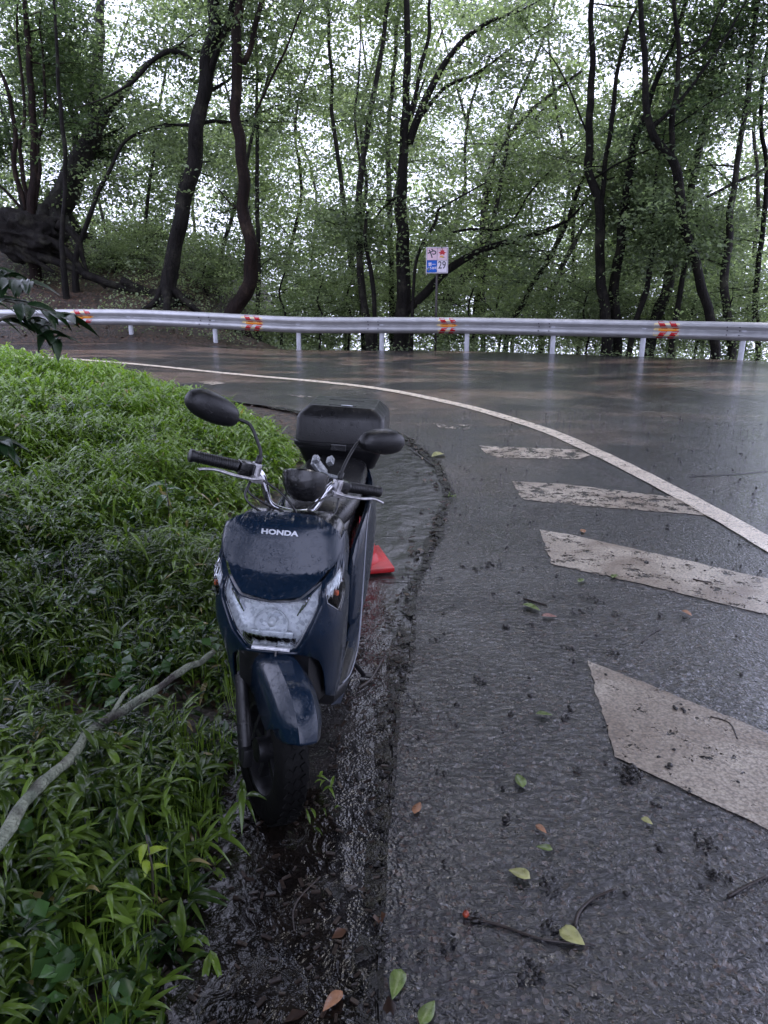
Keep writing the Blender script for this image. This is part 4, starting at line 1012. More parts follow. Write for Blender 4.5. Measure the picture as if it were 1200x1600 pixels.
# trees lower down the slope whose crowns fill the gaps
g2 = 'trees further down the slope'
K = ['leftmost', 'second', 'third', 'fourth', 'fifth', 'sixth', 'seventh', 'eighth', 'ninth', 'tenth', 'eleventh', 'twelfth', 'thirteenth', 'fourteenth', 'fifteenth', 'sixteenth', 'seventeenth', 'eighteenth', 'nineteenth', 'twentieth', 'twenty first', 'twenty second', 'twenty third', 'twenty fourth']
far = sorted([(70, 24), (180, 31), (260, 24), (395, 33), (590, 31), (755, 24), (950, 34), (1055, 24), (20, 27), (130, 34), (215, 27), (300, 36), (345, 25), (440, 29), (495, 38), (540, 27), (640, 33), (700, 28), (800, 31), (860, 39), (905, 26), (1010, 30), (1100, 36), (1165, 25)])
for i, (px, Yf) in enumerate(far):
    dr = random.choice((-1, 1)) * random.uniform(15, 60)
    tree('%s of the hazy background trees, counted from the left of the photo' % K[i] if i else 'leftmost of the hazy background trees beyond the bank', g2,
         [[(px, 520, 8 * 25 / Yf), (px + dr * .1 + random.uniform(-9, 9), 420, 7 * 25 / Yf), (px + dr * .6 + random.uniform(-14, 14), 300, 6 * 25 / Yf), (px + dr + random.uniform(-18, 18), 180, 5 * 25 / Yf), (px + dr * 2, 40, 3.5 * 25 / Yf)]], Yf,
         n_br=30, br_len=3.6, per=22, sprays=3, leaf=.135, crown_r=.85, z_lo=-1.5, z_hi=11, top=13, bark=M_BARKG, leafm=M_LEAF_B if i % 2 else M_LEAF_A)
# low shrubs behind the rail
g3 = 'leafy shrubs behind the guard rail'
for i, (px, py, Yf, lab) in enumerate([(180, 500, 22.5, 'low leafy shrub on the bank behind the leftmost visible posts'), (235, 470, 24, 'low leafy shrub left of the straight leaning trunk'), (320, 500, 22, 'low leafy shrub between the straight and the S-curved trunks'), (440, 520, 20.5, 'leafy shrub right of the S-curved trunk behind the rail'), (500, 530, 20.5, 'leafy shrub halfway between the S-curved trunk and the slim pair'), (545, 530, 21, 'leafy shrub just left of the pair of slim stems'), (680, 540, 21.5, 'leafy shrub behind the number sign pole'), (780, 540, 21, 'leafy shrub in the open stretch right of the number sign'), (860, 545, 20.5, 'leafy shrub left of the dark twin trunks'), (1000, 550, 19.8, 'leafy shrub just right of the dark twin trunks'), (1085, 555, 19.2, 'leafy shrub behind the right chevron marker'), (1180, 560, 18.7, 'leafy shrub at the right edge behind the rail'), (735, 545, 20, 'leafy shrub under the leaning bough right of the sign'), (915, 550, 19.3, 'leafy shrub pressed against the left of the dark twin trunks'), (1140, 560, 18.3, 'leafy shrub around the foot of the mottled trunk'), (620, 545, 22.5, 'leafy shrub behind the thick central trunk'), (1040, 555, 20.5, 'leafy shrub behind the foot of the grey leaning trunk')]):
    tree(lab, g3, [[(px, py, 4), (px + 6, py - 30, 3.5), (px - 4, py - 60, 3), (px + 5, py - 95, 2)]], Yf, n_br=17, br_len=1.5, per=30, sprays=2, leaf=.07, crown_r=.4, z_lo=T(P(px, py, Yf).x, Yf) + .3, z_hi=3.4, top=1, lean=False, name='shrub', leafm=M_LEAF_B, cat='shrub')
# the two big trees beside the road whose crowns hang over it
g4 = 'big trees overhanging the road'
def road_tree(label, base, hgt, limbs, lm, n_s, per, leaf=.075, ov=None):
    x, y = base; gz = T(x, y); root = empty('tree', (x, y, gz)); tag(root, label, 'tree', g4)
    mb = MB(); st = spline([(0, 0, -.4), (.1, .1, 1.6), (-.05, .3, 3.6), (.2, .3, hgt * .6), (.1, .5, hgt)], 5)
    mb.tube(st, [float(np.interp(i, [0, 4, 20], [.36, .24, .07])) for i in range(len(st))], 10)
    bb = MB(); cen = []; nor = []
    for (h0, tx, ty, tz) in limbs:
        p0 = Vector((.1, .3, h0)); p3 = Vector((tx - x, ty - y, tz - gz)); mid = p0.lerp(p3, .45) + Vector((0, 0, .5)); w = spline([p0, mid, p3], 8)
        mb.tube(w, [float(np.interp(i, [0, 16], [.10, .018])) for i in range(len(w))], 7)
        for j in range(n_s):
            i = random.randint(4, len(w) - 1); a = random.uniform(0, 6.28)
            w2 = wander(w[i], Vector((math.cos(a), math.sin(a), random.uniform(-.25, .25))), random.uniform(.6, 1.9), 4, .25, -.02)
            bb.tube(w2, [.018, .014, .010, .007, .004], 4)
            for tp in w2[1:]:
                nn = Vector((random.gauss(0, .3), random.gauss(0, .3), 1)).normalized(); e1 = nn.orthogonal().normalized(); e2 = nn.cross(e1)
                if in_gap(Vector(tp) + Vector((x, y, gz)), GAPS): continue
                m_ = int(per * random.uniform(.5, 1.4)); q = rng.normal(size=(m_, 3)) * np.array([.24, .24, .06])
                cen.append(np.array(tp)[None] + q[:, :1] * np.array(e1) + q[:, 1:2] * np.array(e2) + q[:, 2:3] * np.array(nn)); nor.append(np.array(nn)[None] + rng.normal(size=(m_, 3)) * .35)
    mb.build('trunk', M_BARK, root); bb.build('twigs', M_BARK, root)
    cen = np.concatenate(cen); nor = np.concatenate(nor)
    leaves('crown', cen, nor, leaf * (.7 + .6 * rng.random(len(cen))), lm, root)
road_tree('big tree beyond the left edge whose leafy boughs hang into the top left corner', (-6.8, 7.5), 10, [(3.6, -5.0, 11.5, 5.6), (4.2, -6.6, 13.5, 6.2), (3.8, -3.9, 8.5, 5.5), (4.6, -4.5, 13.5, 6.9), (3.4, -4.2, 4.5, 4.6), (4.0, -2.2, 5.2, 5.6), (4.4, -1.8, 3.0, 5.6), (4.6, -3.2, 1.6, 4.8), (4, -5, 2, 4.4), (5.2, -1.5, 6.5, 6.6), (5.5, -.2, 3.6, 6.4), (5.5, -.6, .8, 5.8)], M_LEAF_D, 11, 28)
road_tree('big tree beyond the right edge whose dark boughs fill the top right corner', (12.5, 12.5), 12, [(4.6, 9.2, 14.0, 6.6), (5.0, 7.6, 13.0, 7.2), (5.4, 6.2, 12.6, 7.2), (4.4, 9.8, 13.2, 5.6), (5.6, 8.2, 15.5, 7.8), (6.2, 4.2, 12.0, 7.4), (5.0, 8.6, 11.4, 6.2), (3.8, 9.6, 15.4, 5.2), (5.8, 6.6, 15.0, 7.4)], M_LEAF_D, 15, 34)
# ------------------------------------------------ dwarf bamboo and ground plants
def blade_mat(name, dark, light, rough):
    t = NT(name); at = t.n('Attribute', attribute_name='tint')
    c = t.ramp(at.outputs['Fac'], [(.0, dark), (.55, light), (.93, tuple(min(1, x * 1.7) for x in light)), (1, (.30, .24, .10))])
    t.set(color=c, rough=rough, spec=.6)
    t.bump(t.noise(140, 2, co=t.scaled((1, 1, .3))), .12, .003)
    tr = t.n('BsdfTranslucent'); hs = t.mix(1, c, (1.7, 1.8, .8), 'MULTIPLY'); t.l(hs, tr.inputs[0])
    mxs = t.n('MixShader'); mxs.inputs[0].default_value = .35
    t.l(t.b.outputs[0], mxs.inputs[1]); t.l(tr.outputs[0], mxs.inputs[2]); t.l(mxs.outputs[0], t.out.inputs[0])
    return t.m
M_SASA = blade_mat('wet bamboo grass blades', (.010, .028, .008), (.135, .215, .032), .2)
def blades(base, az, L, W, el, droop, tint, st, fold=True):
    """N drooping lance-shaped blades as arrays"""
    N = len(base); ts = np.linspace(0, 1, st); wp_ = np.array([.25] + [0] * (st - 1), float)
    prof_ = np.sin(np.pi * np.clip(ts, 0, 1) ** .55) ** .9; prof_[0] = .12; prof_[-1] = .0
    h = np.stack([np.cos(az), np.sin(az), np.zeros(N)], 1); sd = np.stack([-np.sin(az), np.cos(az), np.zeros(N)], 1)
    V = []
    for t, pw in zip(ts, prof_):
        hor = L * np.cos(el) * (t - .18 * droop * t ** 2); ver = L * (np.sin(el) * t - droop * t ** 2)
        c = base + h * hor[:, None]; c[:, 2] += ver
        w = (W * .5 * pw)[:, None]
        lift = np.array([0, 0, 1.0]) * (w * .45)
        if fold: V += [c - sd * w + lift, c, c + sd * w + lift]
        else: V += [c - sd * w, c + sd * w]
    k = 3 if fold else 2; V = np.stack(V, 1).reshape(-1, 3); fs = []
    for i in range(st - 1):
        for j in range(k - 1): a = i * k + j; fs.append([a, a + 1, a + k + 1, a + k])
    F_ = (np.arange(N)[:, None, None] * (st * k) + np.array(fs)[None]).reshape(-1, 4)
    return V, F_, np.repeat(tint, st * k)
def quads(name, parts, m, parent=None):
    off = 0; VV, FF, TT = [], [], []
    for V, F_, t in parts: VV.append(V); FF.append(F_ + off); TT.append(t); off += len(V)
    V = np.concatenate(VV); F_ = np.concatenate(FF); Tn = np.concatenate(TT)
    me = bpy.data.meshes.new(name); me.vertices.add(len(V)); me.vertices.foreach_set('co', V.ravel())
    me.loops.add(F_.size); me.loops.foreach_set('vertex_index', F_.ravel().astype(np.int32))
    me.polygons.add(len(F_)); me.polygons.foreach_set('loop_start', np.arange(0, F_.size, 4, dtype=np.int32))
    me.polygons.foreach_set('use_smooth', np.ones(len(F_), bool))
    at = me.attributes.new('tint', 'FLOAT', 'POINT'); at.data.foreach_set('value', Tn.astype(np.float32))
    me.materials.append(m); me.update(); me.validate()
    return link(bpy.data.objects.new(name, me), parent)
LOG = [G(a, b, .15).to_2d() for a, b in ((0, 1330), (30, 1285), (60, 1235), (82, 1212), (105, 1190), (126, 1162), (148, 1135), (176, 1117), (205, 1100), (225, 1089), (245, 1078), (268, 1063), (290, 1048), (312, 1035), (335, 1022))]
def grass():
    cen = []; 
    def in_sc(x, y): return -.40 < x < .4 and 1.6 < y < 3.6 and x > -.52 + (y - 1.7) * .04
    tries = 0
    while tries < 150000:
        tries += 1
        y = random.uniform(.35, 12.5) ** 1.0; x = random.uniform(-9.5, -.2)
        if x / max(.3, y) < -.85 and y > 1.2: continue
        d = math.hypot(x, y); rho = min(1, max(.16, (2.9 / d) ** 1.1))
        if random.random() > rho: continue
        g = gdist(x, y)
        if g < .015 - .03 * random.random(): continue
        cl = mnoise.noise(Vector((x * 1.5, y * 1.5, 7))) + .6 * mnoise.noise(Vector((x * 4, y * 4, 2)))
        if cl < -.42 + .2 * (g < .3): continue
        if in_sc(x, y): continue
        if y < 3 and min((Vector((x, y)) - p).length for p in LOG) < .05: continue
        cen.append((x, y, T(x, y), d, g, cl))
    C = np.array(cen); parts_n, parts_f = [], []
    for near in (True, False):
        S_ = C[(C[:, 3] < 4.2) == near]
        k = 7; N = len(S_) * k; idx = np.repeat(np.arange(len(S_)), k); q = S_[idx]; d = q[:, 3]; g = q[:, 4]
        sc_ = np.where(d < 3, 1.0, np.clip(1 + (d - 2.6) * .14, 1, 1.7))
        sth = np.repeat(rng.uniform(.04, .21, len(S_)), k) * np.clip(.45 + g * 2.2, .45, 1) * np.clip(.8 + 1.3 * q[:, 5], .5, 1.7)
        tipz = rng.uniform(-.05, .01, N)
        lx = np.repeat(rng.normal(0, .05, len(S_)), k); ly = np.repeat(rng.normal(0, .05, len(S_)), k)
        base = np.stack([q[:, 0] + lx, q[:, 1] + ly, q[:, 2] + np.maximum(.015, sth + tipz)], 1)
        az = np.repeat(rng.uniform(0, 6.28, len(S_)), k) + rng.normal(0, 1.3, N)
        L = rng.uniform(.06, .135, N) * sc_ * np.repeat(rng.uniform(.75, 1.15, len(S_)), k); W = L * rng.uniform(.11, .18, N)
        el = rng.uniform(-.05, .95, N); dr = rng.uniform(.25, .95, N)
        sun_ = np.clip((q[:, 1] - 3.0) / 6.0, 0, 1)  # blades tinted brighter with distance, open-sky light put into the colour
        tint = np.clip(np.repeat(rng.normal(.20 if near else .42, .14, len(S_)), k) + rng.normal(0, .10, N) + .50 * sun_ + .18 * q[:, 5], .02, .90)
        old = rng.random(N) < .012; tint[old] = 1
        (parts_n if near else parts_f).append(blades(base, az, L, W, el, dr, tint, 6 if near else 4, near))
    # stems
    near = C[C[:, 3] < 3.6]; n = len(near)
    st = blades(near[:, :3] - [0, 0, .02], rng.uniform(0, 6.28, n), np.full(n, .2), np.full(n, .006), np.full(n, 1.4), np.full(n, .1), np.full(n, .5), 3, False)
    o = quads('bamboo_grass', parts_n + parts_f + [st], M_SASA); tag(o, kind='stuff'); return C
CG = grass()
# small creeping leaves below the blades
def cover():
    pts = []; 
    while len(pts) < 9000:
        y = random.uniform(.3, 9); x = random.uniform(-6, -.3)
        if x / y < -.8 and y > 1.2: continue
        if random.random() > min(1, 3 / math.hypot(x, y)): continue
        if gdist(x, y) < .0 or mnoise.noise(Vector((x * 2, y * 2, 31))) < -.1: continue
        if -.42 < x < .4 and 1.6 < y < 3.6: continue
        pts.append((x, y, T(x, y) + random.uniform(.01, .07)))
    pts = np.array(pts); n = len(pts)
    o = leaves('ground_cover', pts, np.array([0, 0, 1.0])[None] + rng.normal(size=(n, 3)) * .35, .025 + .025 * rng.random(n), M_LEAF_N, None, narrow=.75); tag(o, kind='stuff')
cover()
def herbs():                        # scattered broad leaved herbs between the bamboo
    cen = []; n_ = 0
    while n_ < 420:
        y = random.uniform(.4, 8); x = random.uniform(-5.5, -.3)
        if (x / y < -.8 and y > 1.2) or gdist(x, y) < .06 or (-.42 < x < .4 and 1.6 < y < 3.6) or random.random() > min(1, 2.5 / math.hypot(x, y)): continue
        if mnoise.noise(Vector((x * 1.7, y * 1.7, 77))) < .02: continue
        n_ += 1; h = random.uniform(.10, .22)
        for k in range(random.randint(5, 9)):
            a = random.uniform(0, 6.28); r = random.uniform(.01, .05); cen.append((x + r * math.cos(a), y + r * math.sin(a), T(x, y) + h * random.uniform(.6, 1)))
    pts = np.array(cen); n = len(pts)
    tag(leaves('broadleaf_herbs', pts, np.array([0, 0, 1.0])[None] + rng.normal(size=(n, 3)) * .3, .03 + .03 * rng.random(n), M_LEAF_N, None, narrow=.8, tint=.5 + .5 * rng.random(n)), kind='stuff')
herbs()
M_LITTER = leaf_mat('brown leaf litter', (.022, .012, .008), (.085, .042, .024), rough=.3, tl=.1, sc=5)
def litter():
    pts = []; tl = 0
    while len(pts) < 4600 and tl < 60000:
        tl += 1; k = random.random()
        if k < .5: x, y = random.uniform(-6.5, .3), random.uniform(1.2, 11)     # bank and its margin
        elif k < .96: x, y = random.uniform(-12, 10), random.uniform(14.5, 24)
        else:
            i = random.randint(4, len(EDGE) - 2); p = EDGE[i].lerp(EDGE[i + 1], random.random()); x, y = p.x - abs(random.gauss(0, .14)) + .03, p.y + random.gauss(0, .04)
        s = rail_s(x, y); g = gdist(x, y) if y < 14 else -1
        if s > -.40: z = T(x, y) + .012
        elif g > -.25 and y < 14: z = max(T(x, y), -.006) + .008
        elif k >= .96: z = H(x, y) + .004
        else: continue
        if -.42 < x < .3 and 1.6 < y < 3.3: continue
        if x > -.7 and y < 1.8 and random.random() < .8: continue
        pts.append((x, y, z))
    pts = np.array(pts); n = len(pts)
    o = leaves('leaf_litter', pts, np.array([0, 0, 1.0])[None] + rng.normal(size=(n, 3)) * .22, (.022 + .045 * rng.random(n)) * np.where(pts[:, 1] > 10, 1.6, 1), M_LITTER, None); tag(o, kind='stuff')
litter()
# undergrowth on the far bank behind the rail
def under():
    pts = []
    while len(pts) < 14000:
        x, y = random.uniform(-15, 9), random.uniform(15, 27); s = rail_s(x, y)
        if s < .15 or (x > -3 and s > 2.5): continue
        w = mnoise.noise(Vector((x * .8, y * .8, 50)))
        if w < -.15 + (.15 if x < -7 else 0): continue
        pts.append((x + random.gauss(0, .1), y, T(x, y) + abs(random.gauss(0, .16))))
    pts = np.array(pts); n = len(pts)
    o = leaves('undergrowth', pts, np.array([0, -.3, 1.0])[None] + rng.normal(size=(n, 3)) * .5, .05 + .05 * rng.random(n), M_LEAF_B, None, tint=rng.random(n) * .7); tag(o, kind='stuff')
under()

# ------------------------------------------------ root stump at the left
def stump():
    c = P(45, 375, 21.5); gz = T(c.x, c.y); root = empty('root_stump', (c.x, c.y, gz)); tag(root, 'big dark root stump gripping the top of the bank at the left edge', 'tree stump')
    bm = bmesh.new(); bmesh.ops.create_icosphere(bm, subdivisions=5, radius=1)
    for v in bm.verts:
        p = v.co.copy(); n = mnoise.fractal(p * 1.6, 1, 2, 4); v.co = Vector((p.x * 1.25, p.y * .7, p.z * .62 + .1 + .25 * p.x * -1)) * (1 + .38 * n + .12 * mnoise.noise(p * 7))
    me = MB(); me.add([v.co + Vector((-.1, 0, c.z - gz)) for v in bm.verts], [[v.index for v in f.verts] for f in bm.faces]); bm.free()
    me.build('stump', M_BARK, root)
    for px in ([(70, 372), (105, 395), (130, 425), (150, 440), (190, 452)], [(60, 400), (100, 415), (140, 432), (165, 450)], [(20, 380), (60, 410), (85, 425)], [(90, 350), (120, 372), (128, 400), (138, 428)], [(130, 428), (200, 452), (265, 458), (300, 485)], [(190, 440), (240, 470), (262, 462), (310, 480)]):
        q = []
        for a, b in px:
            w = P(a, b, 21.0); z = max(w.z, T(w.x, w.y) + .02) if a > 100 else w.z; q.append(Vector((w.x - c.x, w.y - c.y, z - gz)))
        w = spline(q, 5); MB().tube([p + Vector((0, 0, .05 * mnoise.noise(p * 3))) for p in w], [float(np.interp(i, [0, len(w)], [.13, .03])) for i in range(len(w))], 7).build('root', M_BARK, root)
stump()

# ------------------------------------------------ fallen lichen branch in the grass
def lichen():
    t = NT('lichen covered bark'); co = t.tc.outputs['Object']
    n = t.noise(14, 6, .7, co=co); w = t.ramp(t.noise(6, 3, co=co), [(.42, 0), (.55, 1)])
    c = t.mix(w, t.ramp(n, [(.3, (.03, .025, .022)), (.7, (.10, .085, .075))]), t.ramp(n, [(.3, (.14, .17, .12)), (.7, (.36, .38, .28))]))
    t.set(color=c, rough=.7); b = t.bump(n, 1, .02); t.bump(t.vor(110, co=co).outputs['Distance'], .9, .008, b); return t.m
pl = []
for px, py, h in ((-10, 1330, .31), (60, 1235, .30), (105, 1190, .28), (148, 1135, .25), (205, 1100, .25), (245, 1078, .24), (290, 1048, .22), (335, 1022, .17)):
    q = G(px, py, h); pl.append(q)
w = spline(pl, 7); w = [p + Vector((.008 * mnoise.noise(p * 12), .008 * mnoise.noise(p * 12 + Vector((5, 5, 5))), .018 * mnoise.noise(p * 9))) for p in w]
br_ = empty('fallen_branch', pl[3]); tag(br_, 'grey lichen covered fallen branch lying across the grass left of the front wheel', 'branch')
MB().tube([p - pl[3] for p in w], [(.016 - .005 * i / len(w)) * (1 + .25 * mnoise.noise(p * 22)) for i, p in enumerate(w)], 12).build('stem', lichen(), br_)
MB().tube([w[24] - pl[3], w[24] - pl[3] + Vector((.03, .05, .05)), w[24] - pl[3] + Vector((.05, .09, .06))], [.009, .006, .003], 7).build('side_twig', lichen(), br_)

# ------------------------------------------------ broad leaved plants at the left edge
def broad_leaf(mb, p, d, L, Wd, droop=.3, roll=0):
    d = d.normalized(); s = d.cross(Vector((0, 0, 1))); s = s.normalized() if s.length > .01 else Vector((1, 0, 0)); u = s.cross(d)
    s = (s * math.cos(roll) + u * math.sin(roll)); v = []; n = 7
    for i in range(n + 1):
        t = i / n; w = Wd / 2 * (math.sin(math.pi * t ** .75) ** .8) * (1 - .25 * t) if 0 < t < 1 else .0006
        c = p + d * L * t + Vector((0, 0, -droop * L * t * t)); up = u * (w * .35)
        v += [c - s * w + up, c, c + s * w + up]
    mb.add(v, [[i * 3 + j, i * 3 + j + 1, i * 3 + j + 4, i * 3 + j + 3] for i in range(n) for j in (0, 1)])
M_BROAD = simple('wet broad leaf', (.035, .085, .018), .2, var=.4, sc=9, bump=.2, bsc=80)
M_BROADK = simple('dark broad leaf', (.010, .028, .008), .34, var=.4, sc=9, bump=.2, bsc=80)
M_STEM = simple('plant stem', (.05, .045, .03), .5)
def bush(label, base, twigs, m, L):
    root = empty('broadleaf_shrub', base); tag(root, label, 'shrub'); b = Vector(base); mb = MB(); lf = MB()
    for tw in twigs:
        w = spline([Vector((0, 0, 0))] + [p - b for p in tw], 6)
        mb.tube(w, [float(np.interp(i, [0, len(w)], [.012, .0025])) for i in range(len(w))], 6)
        n = len(w); i0 = int(n * .45)
        for i in range(i0, n):
            for _ in range(2):
                d = (w[min(i + 1, n - 1)] - w[i - 1]).normalized(); a = random.choice((-1, 1)) * random.uniform(.5, 1.2)
                dd = Matrix.Rotation(a, 3, 'Z') @ d; dd.z = random.uniform(-.5, .1)
                broad_leaf(lf, w[i], dd, L * random.uniform(.6, 1.2), L * random.uniform(.32, .45), random.uniform(.1, .5), random.uniform(-.6, .6))
    mb.build('stems', M_STEM, root); lf.build('leaves', m, root)
bush('glossy broadleaf shrub reaching over the rail end at the left edge', (-2.6, 3.2, .2), [[P(-90, 520, 3.2), P(-20, 470, 3.1), P(50, 480, 3.0), P(100, 495, 3.0)], [P(-90, 500, 3.2), P(-10, 440, 3.2), P(45, 440, 3.1)], [P(-60, 560, 3.1), P(0, 500, 3.0), P(50, 500, 3.0), P(90, 530, 2.95)], [P(-90, 520, 3.2), P(-30, 420, 3.3), P(10, 430, 3.3)]], M_BROADK, .12)
bush('dark broadleaf sprays at the left edge below the guard rail level', (-2.0, 2.2, .2), [[P(-120, 760, 2.1), P(-70, 700, 2.05), P(-30, 690, 2.0), P(5, 690, 2.0)], [P(-120, 800, 2.1), P(-70, 780, 2.0), P(-30, 790, 2.0)]], M_BROADK, .085)
def weed(label, px, py, hgt, n, L, m):
    g = G(px, py, .2); gz = T(g.x, g.y); root = empty('broadleaf_weed', (g.x, g.y, gz)); tag(root, label, 'plant'); lf = MB(); mb = MB()
    mb.tube([(0, 0, 0), (.01, 0, hgt * .6), (.0, .01, hgt)], [.004, .003, .002], 6)
    for i in range(n):
        a = i * 2.2 + random.random(); broad_leaf(lf, Vector((0, 0, hgt * (.55 + .45 * i / n))), Vector((math.cos(a), math.sin(a), random.uniform(0, .3))), L * random.uniform(.7, 1.1), L * .42, .5, random.uniform(-.3, .3))
    mb.build('stem', M_STEM, root); lf.build('leaves', m, root)
weed('upright weed with broad green leaves in the grass left of the handlebar', 262, 800, .36, 5, .13, M_BROAD)
weed('small yellow green weed in the grass left of the puddle', 226, 1310, .22, 6, .055, simple('yellow green leaf', (.22, .30, .03), .3, var=.2))
weed('pale broad leaf plant standing behind the left mirror', 245, 720, .34, 5, .10, M_BROAD)
def tuft_thing(label, px, py, n, L):
    g = G(px, py); c = np.array([g.x, g.y, H(g.x, g.y) + .03]); N = n
    base = np.repeat(c[None], N, 0) + rng.normal(size=(N, 3)) * [.02, .02, .008]
    q = blades(base, rng.uniform(0, 6.28, N), rng.uniform(.6, 1.1, N) * L, rng.uniform(.12, .16, N) * L, rng.uniform(.1, .9, N), rng.uniform(.3, .9, N), rng.uniform(.2, .6, N), 6, True)
    root = empty('grass_tuft', (g.x, g.y, 0)); tag(root, label, 'grass tuft'); q[0][:] -= np.array([g.x, g.y, 0]); quads('blades', [q], M_SASA, root)
tuft_thing('lone bamboo grass tuft leaning over the puddle just left below the front tyre', 352, 1315, 9, .14)
tuft_thing('small green tuft growing from the mud right of the front tyre', 500, 1240, 7, .07)
tuft_thing('tiny green tuft in the mud below the front tyre', 498, 1290, 6, .06)
tuft_thing('moss green tuft in the broken joint above the cone', 704, 780, 14, .05)
# ------------------------------------------------ things fallen on the road
M_FL = {'g': simple('fallen green leaf', (.13, .18, .05), .25, var=.3, sc=30), 'y': simple('fallen yellow leaf', (.34, .34, .13), .3, var=.3, sc=40), 'b': simple('fallen tan leaf', (.34, .17, .09), .3, var=.3, sc=30), 'p': simple('fallen pinkish leaf', (.30, .15, .12), .3, var=.3, sc=30)}
FG = 'leaves fallen on the road'
for px, py, L, k, lab in ((811, 1371, .06, 'y', 'round pale yellow leaf lying in the bright wet patch at the lower right'), (652, 1267, .055, 'b', 'tan leaf lying right of the gutter joint below the scooter'), (893, 1470, .065, 'y', 'yellow green leaf under the long twig near the bottom'), (620, 1543, .075, 'g', 'crumpled green leaf on the joint at the bottom edge'), (668, 1588, .065, 'g', 'fresh green leaf cut by the bottom edge of the photo'), (812, 1224, .07, 'g', 'pale green leaf right of the joint level with the front tyre bottom'), (850, 1330, .045, 'g', 'small green leaf above the round yellow leaf'), (845, 1300, .04, 'b', 'small brown leaf above the small green leaf'), (1010, 1288, .035, 'y', 'tiny yellow leaf below the largest painted stripe'), (684, 713, .16, 'y', 'long dry yellow leaf on the joint right of the top box'), (908, 910, .06, 'g', 'small green leaf below the third painted stripe'), (960, 903, .07, 'g', 'green leaf at the lower edge of the long third stripe'), (830, 952, .10, 'g', 'pale green leaf beside a twig in the middle of the lane'), (858, 966, .07, 'p', 'pinkish leaf right of the pale green leaf in the lane'), (910, 832, .07, 'b', 'tan leaf just above the third painted stripe'), (1073, 961, .06, 'b', 'tan leaf on the dark asphalt between the two big stripes'), (520, 1570, .06, 'b', 'rolled brown leaf in the puddle at the bottom'), (850, 1120, .06, 'g', 'faint green leaf in the lane right of the front tyre')):
    g = G(px, py); lf = MB(); a = random.uniform(0, 6.28); d = Vector((math.cos(a), math.sin(a), 0))
    broad_leaf(lf, -d * L / 2 + Vector((0, 0, .006)), d, L, L * (.75 if k == 'y' else .55), .03, random.uniform(-.12, .12))
    o = lf.build('fallen_leaf', M_FL[k], solid=.0006); o.location = (g.x, g.y, H(g.x, g.y) + .006); tag(o, lab, 'leaf', FG)
M_TW = simple('wet twig', (.022, .014, .010), .3, var=.4, sc=30)
for pts, r, lab in (([(725, 1432), (780, 1445), (850, 1468), (930, 1476)], .004, 'long thin wet twig near the bottom right of the joint'), ([(898, 1447), (905, 1425), (925, 1405), (962, 1388)], .005, 'curved twig standing out against the bright wet patch'), ([(1138, 1400), (1165, 1385), (1200, 1368)], .005, 'thick twig at the lower right edge'), ([(818, 935), (835, 940), (855, 946)], .005, 'short dark twig in the middle of the lane'), ([(1083, 905), (1095, 908), (1112, 910)], .006, 'dark twig lying on the third painted stripe'), ([(1110, 1120), (1140, 1130), (1152, 1155)], .004, 'crooked thin twig on the largest painted stripe'), ([(1003, 1003), (1018, 990), (1035, 982)], .003, 'thin twig on the dark asphalt between the big stripes'), ([(500, 1370), (470, 1400), (458, 1425), (460, 1455)], .003, 'pale curved stalk floating in the dark puddle'), ([(560, 1075), (580, 1060), (600, 1025)], .006, 'dark stick lying beside the scooter floor')):
    g = [G(*p, r) for p in pts]; o = MB().tube([p - g[0] for p in spline(g, 5)], [r * (1 - .5 * i / (len(g) * 5)) for i in range((len(g) - 1) * 5 + 1)], 7).build('twig', M_TW); o.location = g[0]; tag(o, lab, 'twig', 'twigs on the road')
berry = MB().lathe([(.001, -.009), (.006, -.007), (.009, 0), (.006, .007), (.001, .009)], n=16).build('red_berry', simple('orange red berry', (.25, .04, .015), .25)); g = G(728, 1428, .012); berry.location = g; tag(berry, 'orange red berry at the left end of the long thin twig', 'berry')
# dark seed catkins scattered everywhere
def clump(mb, g, r, n):
    for _ in range(n):
        c = g + Vector((random.gauss(0, r), random.gauss(0, r), abs(random.gauss(.003, .003)))); bm = bmesh.new(); bmesh.ops.create_icosphere(bm, subdivisions=1, radius=random.uniform(.004, .009))
        mb.add([Vector((v.co.x * random.uniform(.7, 1.5), v.co.y * random.uniform(.7, 1.4), v.co.z * .6)) + c for v in bm.verts], [[v.index for v in f.verts] for f in bm.faces]); bm.free()
mb = MB()
for px, py, r, n in ((768, 882, .03, 26), (722, 884, .012, 5), (744, 890, .014, 7), (740, 749, .012, 4), (754, 749, .014, 5), (845, 774, .02, 4), (980, 1210, .028, 34), (1100, 1318, .020, 14), (1118, 1370, .018, 16), (860, 1385, .014, 8), (860, 1450, .016, 8), (700, 1490, .022, 9), (790, 1276, .012, 6), (920, 935, .02, 10), (940, 940, .012, 6), (960, 960, .014, 6), (1168, 850, .035, 8), (1085, 875, .01, 2), (750, 1065, .014, 8), (790, 980, .014, 8), (830, 1530, .02, 8), (1060, 1110, .014, 7), (1047, 1198, .01, 6), (1033, 962, .014, 6), (907, 955, .02, 8), (890, 1012, .014, 6), (1010, 880, .012, 5), (680, 1000, .012, 5), (955, 1020, .016, 8), (650, 1105, .012, 5), (870, 900, .01, 4), (600, 1480, .03, 10), (740, 1435, .012, 5)):
    clump(mb, G(px, py, .004), r, n)
for _ in range(700):
    x, y = random.uniform(.1, 4.5), random.uniform(1.0, 9); 
    if inside(road, x, y): clump(mb, Vector((x, y, H(x, y) + .002)), .008, random.choice((1, 1, 1, 2, 3)))
tag(mb.build('seed_litter', M_MUD), kind='stuff')
M_CHIP = simple('bark chips', (.022, .014, .010), .35, var=.6, sc=40)
mb = MB()
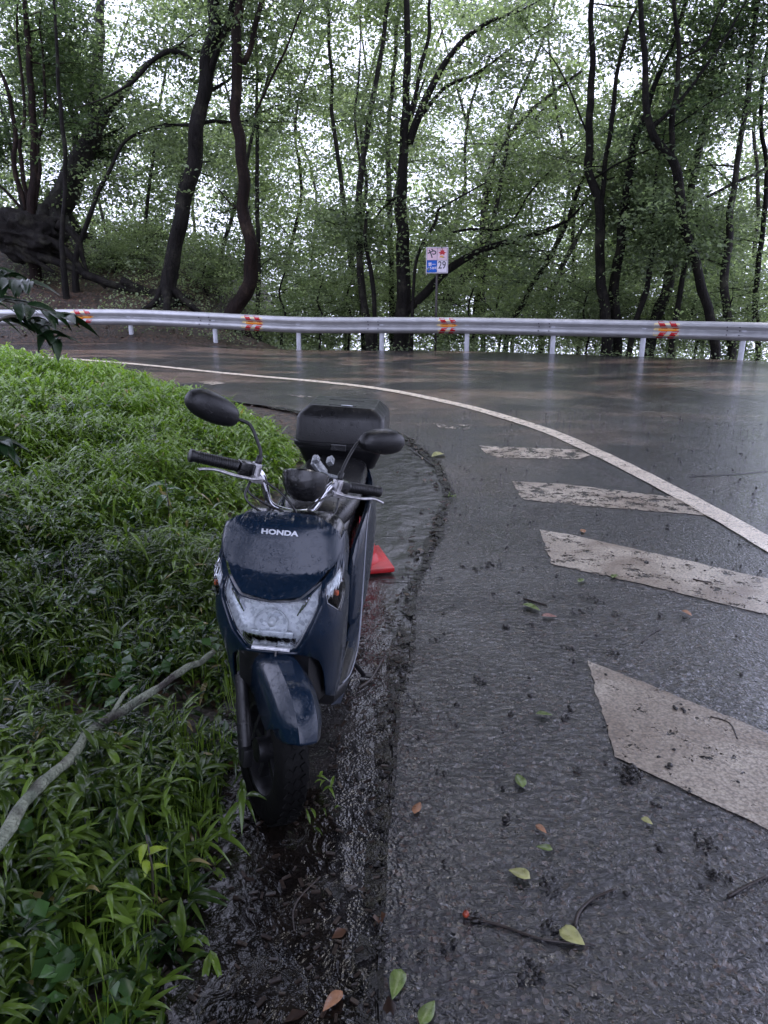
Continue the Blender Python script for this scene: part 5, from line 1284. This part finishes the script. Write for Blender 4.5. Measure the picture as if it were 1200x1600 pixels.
for _ in range(900):
    x, y = random.uniform(-.75, .1), random.uniform(.8, 3.3)
    if inside([(p.x, p.y) for p in gl] + [(a, b) for a, b in e3], x, y) or inside([(p[0], p[1]) for p in wp], x, y):
        if -.42 < x < -.2 and y > 1.9: continue
        a = random.uniform(0, 3.14); L = random.uniform(.006, .03); mb.box((x, y, H(x, y) + .001 + random.random() * .003), (L, L * .35, .004), rot=Matrix.Rotation(a, 3, 'Z') @ Matrix.Rotation(random.gauss(0, .25), 3, 'Y'))
tag(mb.build('mud_debris', M_CHIP, smooth=False), kind='stuff')

# ------------------------------------------------ unseen wood behind, beside and overhead, added and shaped for shade and reflections
def wood():
    cen = []; nor = []
    for _ in range(2100):
        a = random.uniform(R(100), R(440)); r = random.uniform(7.5, 16); x, y = r * math.sin(a) , r * math.cos(a)
        if y > 3 or (x > 5 and y > 0): continue
        if y < 0 and -.35 < x / -y < .75: continue
        z = random.uniform(-.2, 12)
        n_ = 30; q = rng.normal(size=(n_, 3)) * [.5, .5, .25]; cen.append(np.array([x, y, z])[None] + q); nor.append(np.array([0, 0, 1.0])[None] + rng.normal(size=(n_, 3)) * .6)
    for _ in range(3000):
        x, y = random.uniform(-6, 9), random.uniform(-7, 15); z = max(6.2, 3.0 + .42 * y) + random.uniform(0, 3)
        if mnoise.noise(Vector((x * .35, y * .35, z * .1))) < -.20: continue
        if y > 1:
            e_ = math.degrees(math.atan2(z + 1.5, y)); ac = .10 + max(0, min(1, (e_ - 20) / 21)) * .09
            if abs(x / y - ac) < .062 + max(0, min(1, (e_ - 26) / 8)) * .045: continue
        if y < -.5 and -.35 < x / -y < .75: continue
        if x < -2 and 5 < y < 13: continue
        n_ = 34; q = rng.normal(size=(n_, 3)) * [.55, .55, .15]; cen.append(np.array([x, y, z])[None] + q); nor.append(np.array([0, 0, 1.0])[None] + rng.normal(size=(n_, 3)) * .4)
    cen = np.concatenate(cen); nor = np.concatenate(nor)
    o = leaves('unseen_shade_wood', cen, nor, .20 + .14 * rng.random(len(cen)), leaf_mat('dense shade leaves', (.02, .035, .015), (.06, .09, .035), tl=.3), None); tag(o, kind='stuff')
wood()

# far-off wood on the opposite slope, one mass
def far_wood():
    cen = []; nor = []
    for _ in range(4300):
        y = random.uniform(40, 75); x = random.uniform(-.62, .62) * y; el = random.uniform(-9, 12 if x > -.1 * y else 19)
        z = CAMH + y * math.tan(R(el))
        if mnoise.noise(Vector((x * .16, z * .25, y * .1))) < -.42 + max(0, el) * (.05 if x > -.1 * y else .025): continue
        n_ = 26; q = rng.normal(size=(n_, 3)) * [.95, .8, .45]; cen.append(np.array([x, y, z])[None] + q); nor.append(np.array([0, 0, 1.0])[None] + rng.normal(size=(n_, 3)) * .55)
    cen = np.concatenate(cen); nor = np.concatenate(nor)
    o = leaves('far_wood', cen, nor, .22 + .12 * rng.random(len(cen)), M_LEAF_B, None); tag(o, kind='stuff')
far_wood()
